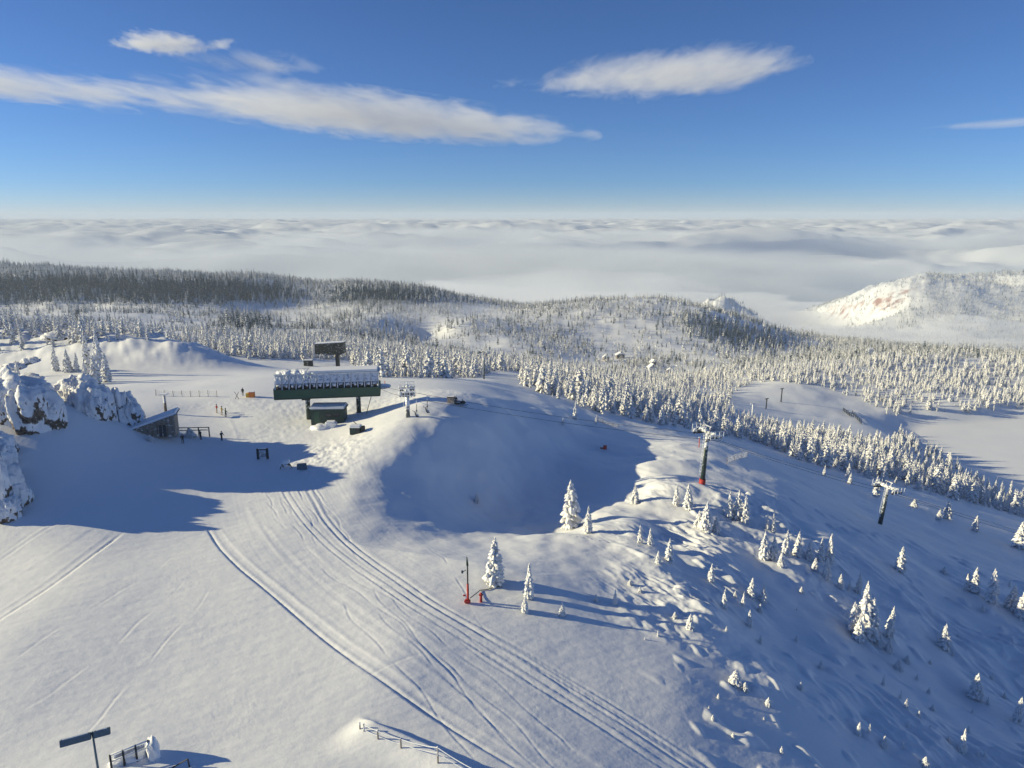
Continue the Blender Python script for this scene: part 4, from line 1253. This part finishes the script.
# --- rocks on the left
def rock_mat():
    m, nt = mat('snow_plastered_rock'); n = N(nt)
    out = n('ShaderNodeOutputMaterial'); geo = n('ShaderNodeNewGeometry')
    sx = n('ShaderNodeSeparateXYZ', {0: geo.outputs['Normal']})
    nz = n('ShaderNodeTexNoise', {'Vector': geo.outputs['Position'], 'Scale': .55, 'Detail': 6.0, 'Roughness': .65})
    a = n('ShaderNodeMath', {0: sx.outputs['Z'], 1: .45}, operation='MULTIPLY')
    a2 = n('ShaderNodeMath', {0: a.outputs[0], 1: nz.outputs['Fac']}, operation='ADD')
    k_ = n('ShaderNodeMapRange', {'Value': a2.outputs[0], 'From Min': .485, 'From Max': .55})
    n2 = n('ShaderNodeTexNoise', {'Vector': geo.outputs['Position'], 'Scale': 2.5, 'Detail': 5.0})
    cr = n('ShaderNodeValToRGB', {0: n2.outputs['Fac']})
    cr.color_ramp.elements[0].position = .35; cr.color_ramp.elements[0].color = (.035, .03, .027, 1)
    cr.color_ramp.elements[1].position = .7; cr.color_ramp.elements[1].color = (.20, .15, .11, 1)
    mx = n('ShaderNodeMix', {0: k_.outputs[0]}, data_type='RGBA'); nt.links.new(cr.outputs[0], mx.inputs[6]); mx.inputs[7].default_value = (.87, .87, .87, 1)
    bp = n('ShaderNodeBump', {'Strength': .8, 'Distance': .3, 'Height': nz.outputs['Fac']})
    b = n('ShaderNodeBsdfPrincipled', {'Roughness': .8, 'Base Color': mx.outputs[2], 'Normal': bp.outputs[0]})
    nt.links.new(b.outputs[0], out.inputs[0])
    return m
M_ROCK = rock_mat()
def outcrop(name, label, lumps, cat='rock', amp=.27, sub=5):
    """lumps: (u, v of base, D or None, rx, ry, height, seed)"""
    bm = bmesh.new(); c0 = None
    rr_ = random.Random(lumps[0][5]); base = list(lumps)
    for (x, y, rx, ry, hh_, sd_) in base:
        if cat == 'rock' and rx > 2:
            for q in range(5):
                a_ = rr_.uniform(0, 6.28); f_ = rr_.uniform(.28, .55)
                lumps.append((x + rx * .72 * math.cos(a_), y + ry * .72 * math.sin(a_), rx * f_, ry * f_, hh_ * rr_.uniform(.45, .95) * (f_ + .35), sd_ + 100 + q))
    for (x, y, rx, ry, hh_, sd_) in lumps:
        z = gz(x, y)
        if c0 is None: c0 = Vector((x, y, z))
        q = bmesh.ops.create_icosphere(bm, subdivisions=sub, radius=1)
        P = np.array([v.co[:] for v in q['verts']])
        n3 = ridged(P[:, 0] * 1.0 + sd_ + P[:, 2] * .6, P[:, 1] * 1.0 - P[:, 2] * .8, sd_, 4, .5) - 1.0
        n4 = fbm(P[:, 0] * 3.1 + P[:, 2] * 2.3 + sd_, P[:, 1] * 3.1 + P[:, 2] * 1.9, sd_ + 50, 4, .6)
        P[:, 2] = np.sign(P[:, 2]) * np.abs(P[:, 2]) ** .8
        P = P * (1 + amp * n3 + .06 * n4 + .025 * fbm(P[:, 0] * 9 + sd_, P[:, 1] * 9 + P[:, 2] * 8, sd_ + 9, 3, .6))[:, None] * np.array((rx, ry, hh_)) + np.array((x, y, z + .05 * hh_)) - np.array(c0)
        for v, pp in zip(q['verts'], P): v.co = pp
    for f_ in bm.faces: f_.smooth = True
    me = bpy.data.meshes.new(name); bm.to_mesh(me); bm.free(); me.materials.append(M_ROCK)
    o = bpy.data.objects.new(name, me); COL.objects.link(o); o.location = c0
    return tag(o, label, cat, 'snow-plastered outcrops on the left')
def XY(u, D, v):
    x, y, z = W(u, v, D); return x, y
outcrop('rock_outcrop', 'largest snow-plastered rock outcrop, cut by the left edge, above the blue shadow',
  [(*XY(14, 97, 430), 4.6, 4.2, 5.0, 3), (*XY(36, 95, 440), 3.4, 3.6, 4.4, 5), (*XY(-18, 99, 430), 5.0, 4.5, 4.4, 9), (*XY(30, 103, 400), 3.0, 2.8, 2.2, 12)])
outcrop('rock_outcrop', 'craggy snow-plastered rock with a dark brown overhang, in the middle of the outcrops',
  [(*XY(82, 110, 420), 3.6, 3.6, 4.4, 21), (*XY(94, 106, 430), 3.0, 3.2, 3.8, 23), (*XY(66, 112, 400), 2.8, 2.8, 3.0, 25), (*XY(100, 104, 440), 1.6, 1.8, 2.6, 28)])
outcrop('rock_outcrop', 'rounded snow-plastered rock nearest to the weathered shed',
  [(*XY(121, 110, 420), 2.4, 2.6, 4.6, 33), (*XY(131, 109, 425), 1.9, 2.2, 3.2, 35), (*XY(112, 109, 430), 1.8, 2.0, 2.4, 37)])
outcrop('rock_outcrop', 'lowest speckled rock outcrop at the left edge, by the corner of the blue shadow',
  [(*XY(2, 80, 500), 2.6, 3.0, 4.6, 43), (*XY(-18, 83, 480), 3.4, 3.4, 4.0, 45), (*XY(10, 78, 520), 1.4, 1.6, 2.0, 46)])
outcrop('rock_outcrop', 'rugged rock outcrop just beyond the left edge, shading the piste',
  [(-84, 84, 5, 5, 3.6, 51), (-67, 86, 3.2, 3.4, 3.4, 59), (-90, 90, 5, 5, 3.0, 57)])
for j, (u, D, v, rx, ry, hh_, lab) in enumerate((
    (12, 205, 350, 3, 2.5, 1.5, 'dark rock showing through snow at the far left, beyond the tall edge fir'),
    (29, 208, 352, 2.4, 2.2, 1.5, 'brown-faced boulder under the left snow hummock, left of the firs'),
    (62, 226, 338, 6, 4, 2.2, 'long craggy snow hummock behind the three firs at the left'),
    (122, 232, 345, 6, 4, 2.4, 'wind-scoured rocky crest of the round snow hummock, left background'),
    (150, 228, 350, 4, 3.5, 1.8, 'right shoulder rock of the round snow hummock, left background'),
    (188, 240, 352, 3.5, 3, 1.8, 'small dark-topped boulder right of the round snow hummock'))):
    outcrop('boulder', lab, [(*XY(u, D, v), rx, ry, hh_, 60 + j)], 'rock', .3, 4)

# --- weathered shed, fence and bushes beside the rocks
p = G(150, 438); k = mpp(p)
sd0 = thing('weathered_shed', 'weathered plank shed with a single sloping snowy roof beside the rocks', 'shed', (p.x, p.y + 1.0, p.z), RAD(16))
w2 = 21 * k
MB().poly([(-w2, 0, -.5), (w2, 0, -.5), (w2, 0, 3.1), (-w2, 0, .9)], (0, 3.2, 0), C_WOODG).build('wall', sd0)
r_ = MB().poly([(-w2 - .4, -.35, .92), (w2 + .4, -.35, 3.2), (w2 + .4, -.35, 3.36), (-w2 - .4, -.35, 1.08)], (0, 3.9, 0), C_WOOD).build('roof', sd0)
MB().poly([(-w2 - .3, -.1, 1.09), (w2 + .3, -.1, 3.37), (w2 + .2, -.1, 3.62), (-w2 - .2, -.1, 1.4)], (0, 3.5, 0), C_SNOW).build('roof_snow', r_)
for i in range(9):
    x = -w2 + .4 + i * (2 * w2 - .8) / 8; hb = .9 + (x + w2) / (2 * w2) * 2.2 - .25
    MB().box((x, -.06, hb / 2 - .1), (.12, .1, hb), C_WOOD).build('batten', sd0)
MB().box((w2 * .45, -.05, .75), (1.0, .08, 1.9), C_GLASSD).build('door', sd0)
p = G(186, 434)
fn = thing('rail_fence', 'dark plank rail fence half buried in snow right of the weathered shed', 'fence', p, RAD(4))
for i in range(5): MB().box((-3 + i * 1.7, 0, .3), (.16, .16, 1.8), C_WOOD).build('post', fn)
MB().box((.4, 0, 1.1), (7.0, .08, .16), C_WOOD).box((.4, 0, .65), (7.0, .08, .16), C_WOOD).build('rail', fn)
for j, (u, v, r_, lab) in enumerate(((176, 436, 1.1, 'frosted shrub at the left end of the plank rail fence'), (190, 437, 1.3, 'biggest dark frosted shrub in front of the plank rail fence'), (150, 441, .9, 'low frosted shrub at the foot of the weathered shed wall'))):
    p = G(u, v); o = bpy.data.objects.new('shrub', FIR0[4]); COL.objects.link(o); o.location = p; o.location.z -= .3
    o.scale = (r_ * 3.2, r_ * 3.2, r_ * 1.5); o.rotation_euler = (0, 0, j * 2.1); tag(o, lab, 'shrub')

# --- people
def skin_obj(name, pts, edges, radii, m, parent, sub=1):
    me = bpy.data.meshes.new(name); me.from_pydata(pts, edges, []); me.materials.append(m)
    o = bpy.data.objects.new(name, me); COL.objects.link(o)
    if parent: o.parent = parent
    md = o.modifiers.new('skin', 'SKIN'); me.skin_vertices[0].data[0].use_root = True
    for i, r in enumerate(radii): me.skin_vertices[0].data[i].radius = (r, r * .85)
    md.use_smooth_shade = True
    s_ = o.modifiers.new('sub', 'SUBSURF'); s_.levels = sub; s_.render_levels = sub
    return o
def person(u, v, rz, jacket, pants, label, stride=.12, arms=.25):
    p = G(u, v)
    t = thing('person', label, 'person', p, rz, 'people on the summit')
    pts = [(0, 0, .95), (-.09, 0, .88), (-.10, -stride * .5, .48), (-.11, stride * .2, .08), (-.11, -stride, .05), (.09, 0, .88), (.10, stride * .4, .48), (.11, stride * .8, .08), (.11, stride * .2 - .1, .05),
           (0, 0, 1.2), (0, 0, 1.42), (0, -.01, 1.52), (0, -.02, 1.63), (0, -.02, 1.72), (-.19, 0, 1.40), (-.26, -.05, 1.14), (-.22, -arms, .98), (-.20, -arms - .08, .93), (.19, 0, 1.40), (.26, -.05, 1.14), (.22, -arms, .98), (.20, -arms - .08, .93)]
    ed = [(0, 1), (1, 2), (2, 3), (3, 4), (0, 5), (5, 6), (6, 7), (7, 8), (0, 9), (9, 10), (10, 11), (11, 12), (12, 13), (10, 14), (14, 15), (15, 16), (16, 17), (10, 18), (18, 19), (19, 20), (20, 21)]
    rad = [.15, .10, .075, .055, .045, .10, .075, .055, .045, .14, .12, .055, .095, .08, .06, .045, .035, .04, .06, .045, .035, .04]
    skin_obj('body', pts, ed, rad, pants, t)
    jp = [(0, 0, .92), (0, 0, 1.2), (0, 0, 1.42), (0, 0, 1.5), (-.20, 0, 1.41), (-.27, -.05, 1.14), (-.23, -arms + .02, 1.0), (.20, 0, 1.41), (.27, -.05, 1.14), (.23, -arms + .02, 1.0)]
    skin_obj('jacket', jp, [(0, 1), (1, 2), (2, 3), (2, 4), (4, 5), (5, 6), (2, 7), (7, 8), (8, 9)], [.19, .19, .16, .08, .085, .07, .06, .085, .07, .06], jacket, t)
    MB().blob((0, -.02, 1.69), (.125, .14, .13), C_RUB, 1, .02, 2).build('helmet', t)
    MB().blob((0, -.09, 1.63), (.075, .06, .09), C_SKIN, 1, .02, 2).build('face', t)
    return t
person(183, 444, RAD(20), C_DARK, C_RUB, 'person in black standing in the shadow below the rail fence, nearer of two', .1)
person(201, 440, RAD(-30), C_DARK, C_RUB, 'person in black standing at the right end of the rail fence', .08)
person(222, 441, RAD(60), C_DGREEN, C_RUB, 'person in dark clothes alone at the edge of the shadow on the piste', .08, .4)
person(217, 413, RAD(90), C_REDP, C_TAN, 'person in red jacket on the sunlit snow above the shadow', .3)
person(222, 415, RAD(100), C_YELLOW, C_TAN, 'person in yellow jacket between the red one and the green one', .3)
person(226, 417, RAD(120), C_GREEN, C_DARK, 'person in green jacket right of the one in yellow', .2)
person(243, 396, RAD(10), C_DARK, C_DARK, 'person in dark blue clothes beside the orange crate', .1)
p = G(252, 397); k = mpp(p)
t = thing('orange_crate', 'square orange crate with a yellow side panel on the snow near the netting', 'crate', p, RAD(6))
MB().box((0, 0, .5), (5.5 * k, .9, 1.2), C_ORANGE, bev=.05).build('body', t)
MB().box((-5.5 * k * .72, 0, .4), (3.0 * k, .8, .9), C_YELLOW, bev=.05).build('side_panel', t)
MB().box((0, 0, 1.14), (5.3 * k, .85, .08), C_SNOW).build('snow_cap', t)
p = G(237, 399)
t = thing('crossed_poles', 'two crossed bamboo poles stuck in the snow at the end of the netting', 'marker', p)
MB().bar((-.5, 0, -.3), (.45, 0, 1.5), .05, C_DARK, 6).build('bamboo_pole', t)
MB().bar((.5, .1, -.3), (-.45, .1, 1.5), .05, C_DARK, 6).build('bamboo_pole', t)

# netting fence on the flat
def net_fence(uv0, uv1, nposts, h, label, name='netting_fence', m=None, gap=.0):
    a, b = G(*uv0), G(*uv1); L_ = math.hypot(b.x - a.x, b.y - a.y); rz = math.atan2(b.y - a.y, b.x - a.x)
    t = thing(name, label, 'fence', a, rz)
    dzz = []
    for i in range(nposts):
        s_ = i / (nposts - 1); q = a.lerp(b, s_); z = gz(q.x, q.y) - a.z; dzz.append((s_ * L_, z))
        MB().bar((s_ * L_, 0, z - .4), (s_ * L_, 0, z + h + .25), .045, C_WOOD, 6).build('post', t)
    nm = MB()
    for (x0, z0), (x1, z1) in zip(dzz[:-1], dzz[1:]):
        n_ = max(3, int((x1 - x0) / .45))
        for j in range(5):
            q = .15 + j * (h - .15) / 4
            nm.bar((x0, 0, z0 + q), (x1, 0, z1 + q), .022, m or C_NET, 4)
        for j in range(n_):
            s_ = j / n_; zz = z0 + (z1 - z0) * s_; nm.bar((x0 + (x1 - x0) * s_, 0, zz + .15), (x0 + (x1 - x0) * (s_ + 1 / n_), 0, zz + h), .018, m or C_NET, 4)
    nm.build('netting', t)
    return t
net_fence((156, 396), (217, 397), 8, 1.15, 'long pale netting fence across the flat snow above the shed')
net_fence((727, 464), (747, 458), 4, 1.2, 'short grey netting fence right of the nearer lift tower')
net_fence((598, 421), (618, 428), 5, .7, 'low frosted plank barrier at the right brow of the bowl', m=C_WOOD)

# info board and barrier near the end of the shadow
p = G(263, 459); k = mpp(p)
t = thing('notice_board', 'pale notice board between two dark posts at the edge of the shadow', 'notice board', p, RAD(5))
for s_ in (-1, 1): MB().box((s_ * 4.6 * k, 0, .7), (.34, .3, 2.0), C_DARK, bev=.03).build('post', t)
MB().box((0, 0, .75), (7.6 * k, .1, .9), C_NET, bev=.02).build('panel', t)
MB().box((0, 0, 1.55), (8.2 * k, .3, .2), C_DARK).box((0, 0, 1.72), (7.9 * k, .34, .14), C_SNOW, bev=.04).build('top_rail', t)
p = G(286, 468); k = mpp(p)
t = thing('barrier', 'snow-draped wooden barrier on splayed dark legs where the tracks begin', 'barrier', p, RAD(-14))
MB().blob((0, 0, .95), (4.2 * k, .5, .42), C_SNOW, 4, .3, 3).build('snow_cap', t)
MB().box((0, 0, .62), (9 * k, .2, .3), C_WOOD).build('beam', t)
for s_ in (-1, 1):
    MB().bar((s_ * 4.2 * k, 0, .75), (s_ * 5 * k, -.5, -.2), .09, C_WOOD, 6).build('leg', t)
    MB().bar((s_ * 4.2 * k, 0, .75), (s_ * 5 * k, .5, -.2), .09, C_WOOD, 6).build('leg', t)
p = G(302, 469)
o = MB().box((0, 0, .35), (1.4, .8, .9), C_LAMP, .3, bev=.1).build('equipment_box'); o.location = p
tag(o, 'blue-grey equipment box right of the snow-draped barrier', 'box')

# red box by the bowl, box and snowmobile on the brow
p = G(605, 449); k = mpp(p)
t = thing('red_bin', 'small red padded bin on the right rim of the bowl', 'bin', p)
MB().box((0, 0, .4), (3.4 * k, .6, 1.1), C_REDP, bev=.08).build('body', t); MB().box((-3.4 * k, .1, .15), (3 * k, .5, .5), C_BRICK, bev=.05).build('side_box', t)
MB().box((0, 0, .98), (3.5 * k, .62, .1), C_SNOW).build('snow_cap', t)
p = G(451, 403); k = mpp(p)
t = thing('plank_box', 'tan plank box with a dark lid on the brow right of the frosted tower', 'box', p, RAD(-6))
MB().box((0, 0, .5), (6.5 * k, 1.0, 1.3), C_TAN, bev=.04).build('body', t); MB().box((0, 0, 1.22), (6.8 * k, 1.1, .16), C_WOOD).build('lid', t)
p = G(459, 405)
t = thing('snowmobile', 'dark snowmobile parked right of the tan plank box', 'snowmobile', p, RAD(-10))
MB().box((-.2, 0, .28), (1.9, .42, .36), C_RUB, bev=.12).build('track', t)
MB().box((.75, 0, .55), (1.1, .7, .5), C_DARK, bev=.2).build('hood', t)
MB().box((-.35, 0, .72), (1.2, .36, .25), C_RUB, bev=.1).build('seat', t)
MB().box((.72, 0, .98), (.06, .5, .34), C_GLASSD, tilt=(0, -.5)).build('windshield', t)
MB().bar((.35, -.38, .98), (.35, .38, .98), .03, C_RUB, 6).build('handlebar', t)
for s_ in (-1, 1): MB().box((.95, s_ * .42, .06), (1.3, .14, .06), C_RUB).bar((.85, s_ * .4, .1), (.8, s_ * .25, .45), .04, C_DARK, 6).build('ski', t)
person(456, 405, RAD(150), C_DARK, C_RUB, 'person in black beside the dark snowmobile on the brow', .1)
o = pole(385, 387, 6, .09, C_REDP, 'short red marker stake at the right end of the lift station', 'marker_stake', 'stake', False)

# --- snow lance with red padding
p = G(468, 603); h = px_h(p, 47)
t = thing('snow_lance', 'slim dark snowmaking pole with long red padding, left of the tall white fir', 'snow lance', p)
MB().bar((0, 0, -.5), (.0, 0, h * .84), .075, C_DARK, 10).bar((0, 0, h * .82), (-.05, 0, h), .12, C_DGREEN, 10, .05).build('shaft', t)
MB().bar((0, 0, -.2), (0, 0, h * .42), .11, C_RED, 12).build('padding', t)
MB().bar((-.15, 0, h * .72), (-.5, 0, h * .68), .05, C_LAMP, 6).box((-.5, 0, h * .68), (.18, .16, .3), C_LAMP, bev=.03).build('nozzle_box', t)
MB().box((-.05, -.05, .22), (.6, .45, .4), C_RED, bev=.1).box((-.35, .1, .75), (.25, .2, .14), C_RED, bev=.04).build('base_padding', t)
p2 = G(481, 602)
t = thing('hydrant', 'short red hydrant right beside the red-padded pole', 'hydrant', p2)
MB().bar((0, 0, -.2), (0, 0, .95), .13, C_RED, 12).build('body', t); MB().box((0, -.02, .78), (.42, .2, .16), C_RED, bev=.04).build('valve', t)
q = [p + Vector((.2, .15, .45))]
for (u, v) in ((480, 591), (488, 590), (494, 588), (502, 587)):
    g_ = G(u, v); q.append(g_ + Vector((0, 0, .08)))
rope(q, .045, C_DARK, 'dark hose curving from the red-padded pole to the tall white fir', 'hose', 'hose', .01)

# --- rope fence on the berm at the bottom
fp = [(360, 729), (364, 731), (378, 739), (401, 748), (438, 763), (487, 793)]
a = G(*fp[0]); t = thing('rope_fence', 'rope fence of short posts along the snow ridge at the bottom edge', 'fence', a)
tops = []
for i, (u, v) in enumerate(fp):
    g_ = G(u, v) - a; hh_ = (.55, .6, .75, .8, 1.3, 1.4)[i]
    MB().bar((g_.x, g_.y, g_.z - .5), (g_.x, g_.y, g_.z + hh_), .055, C_WOODG, 8).build('post', t); tops.append(g_ + Vector((0, 0, hh_ - .08)))
for lev in (0, -.4):
    pts = [q + Vector((0, 0, lev)) for q in tops[1:]]
    o = rope(pts, .035 if lev == 0 else .025, C_RIME, 'x', 'x', 'rope', .03); del o['label']; del o['category']; o.parent = t

# --- floodlight pole bottom left
Dl = 38.0
x_, y_, z_ = W(92.5, 734, Dl); zg = gz(x_, y_)
t = thing('floodlight_pole', 'slim floodlight pole with a wide blue-grey twin lamp head, bottom left', 'floodlight', (x_, y_, zg), RAD(26))
hl = z_ - zg
MB().bar((0, 0, -.5), (0, 0, hl + .15), .085, C_LAMP, 12, .06).build('pole', t)
for (x0, x1) in ((-1.72, -.07), (.07, .98)):
    w_ = x1 - x0
    b_ = MB().box(((x0 + x1) / 2, -.12, hl), (w_, .34, .42), C_LAMP, tilt=(RAD(-25), 0), bev=.03).build('lamp_housing', t)
    MB().box(((x0 + x1) / 2, -.12 - .02, hl + .235), (w_ - .3, .07, .05), C_GLASS, tilt=(RAD(-25), 0)).build('lens', b_)
MB().box((-.1, .08, hl - .05), (1.2, .08, .1), C_DARK).build('bracket', t)

# --- railings with heaped snow at the bottom left
a = G(112, 770); b = G(150, 757)
a = Vector((a.x, a.y, gz(a.x, a.y)))
L_ = math.hypot(b.x - a.x, b.y - a.y); rz = math.atan2(b.y - a.y, b.x - a.x)
t = thing('guard_rail', 'short pale guard rail heaped with snow beside the floodlight, bottom left', 'railing', a, rz)
for s_ in (0, .33, .66, 1.0): MB().bar((s_ * L_, 0, -.4), (s_ * L_, 0, 1.2), .07, C_DARK, 8).build('post', t)
MB().bar((0, 0, 1.15), (L_, 0, 1.15), .06, C_RIME, 8).bar((0, 0, .65), (L_, 0, .65), .05, C_RIME, 8).box((L_ / 2, 0, .9), (L_ * .8, .04, .3), C_NET).build('rail', t)
MB().blob((L_ + .25, .0, .3), (.42, .8, 1.0), C_SNOW, 3, .25, 3).blob((L_ * .5, .5, .0), (L_ * .55, .5, .5), C_SNOW, 6, .3, 3).build('snow_heap', t)
p = G(172, 768)
o = MB().bar((0, 0, 0), (1.0, .25, .5), .05, C_DARK, 6).bar((1.0, .25, .5), (1.1, .2, -.1), .05, C_DARK, 6).build('bent_bar'); o.location = p
tag(o, 'bent dark bar sticking out of the snow right of the guard rail', 'bar')

# --- far things: cabins, station, snow fences, piste towers
def cabin(u, v, wpx, hpx, rz, wall, label):
    p = G(u, v, 300, 1500); k = mpp(p); w_ = wpx * k; h_ = hpx * k; d_ = w_ * .75
    t = thing('cabin', label, 'cabin', p, rz, 'cabins of the far village')
    MB().box((0, 0, h_ / 2 - 1.5), (w_, d_, h_ + 3), wall).build('wall', t)
    r_ = MB().poly([(-w_ * .6, -d_ * .6, h_ * .9), (0, -d_ * .6, h_ * 1.6), (w_ * .6, -d_ * .6, h_ * .9), (w_ * .6, -d_ * .6, h_ * 1.02), (0, -d_ * .6, h_ * 1.78), (-w_ * .6, -d_ * .6, h_ * 1.02)], (0, d_ * 1.2, 0), C_SNOW).build('roof', t)
    MB().box((w_ * .2, 0, h_ * 1.7), (w_ * .1, w_ * .1, h_ * .5), C_WOOD).build('chimney', r_)
    MB().box((0, -d_ / 2 - .06, h_ * .35), (w_ * .18, .1, h_ * .7), C_GLASSD).build('door', t)
    for s_ in (-1, 1): MB().box((s_ * w_ * .3, -d_ / 2 - .06, h_ * .55), (w_ * .16, .1, h_ * .3), C_GLASSD).build('window', t)
    cabins.append(p)
cabins = []
cabin(652, 372, 8, 5, RAD(10), C_WHITE, 'white-walled cabin in the wood left of the brown one')
cabin(670, 375, 7, 4.5, RAD(-15), C_BRICK, 'reddish brown cabin with a snowy roof in the wood, far right of the white one')
cabin(653, 366, 6, 4, RAD(20), C_WOOD, 'dark cabin right behind the white-walled cabin')
cabin(606, 361, 6, 4, RAD(0), C_TAN, 'tan cabin at the left end of the far village')
cabin(620, 358, 8, 3.5, RAD(5), C_WOOD, 'low dark lodge right of the tan cabin in the far village')
p = G(870, 356, 500, 1200); k = mpp(p)
t = thing('far_station', 'tiny frosted lift building with a long rail on the far wooded ridge, right', 'lift station', p, RAD(-8))
MB().box((0, 0, 3 * k), (4 * k, 4 * k, 8 * k), C_GLASS).build('wall', t); MB().box((0, 0, 7.3 * k), (5 * k, 5 * k, .8 * k), C_SNOW).build('roof', t)
MB().box((9 * k, 0, 3.2 * k), (17 * k, .8 * k, .8 * k), C_RIME).build('rail', t)
for (u, v, hp, lab) in ((766, 409, 10, 'short dark lift tower left on the curved far piste'), (781, 402, 13, 'taller dark lift tower at the top of the curved far piste'), (752, 418, 14, 'pale frosted lift tower at the lower left of the curved far piste')):
    p = G(u, v, 250, 1200); h = px_h(p, hp)
    t = thing('piste_tower', lab, 'lift tower', p, RAD(30), 'lift towers on the far piste')
    m_ = C_RIME if u == 752 else C_DARK
    MB().bar((0, 0, -1), (0, 0, h), .38, m_, 8).build('shaft', t); MB().box((0, 0, h), (3.4, .4, .4), m_).build('crossarm', t)
for (a_, b_, lab) in (((843, 411), (851, 417), 'upper dark snow fence beside the curved far piste'), ((852, 414), (861, 424), 'lower dark snow fence beside the curved far piste')):
    a = G(*a_, 250, 1200); b = G(*b_, 250, 1200); L_ = math.hypot(b.x - a.x, b.y - a.y); rz = math.atan2(b.y - a.y, b.x - a.x)
    t = thing('snow_fence', lab, 'fence', a, rz)
    sl = (b.z - a.z) / L_
    for j in range(6): MB().box((L_ * j / 5, 0, sl * L_ * j / 5 + .8), (.3, .3, 3.0), C_DARK).build('post', t)
    pl = MB()
    for j in range(4): pl.bar((0, 0, .4 + j * .6), (L_, 0, sl * L_ + .4 + j * .6), .16, C_DARK, 4)
    pl.build('planks', t)
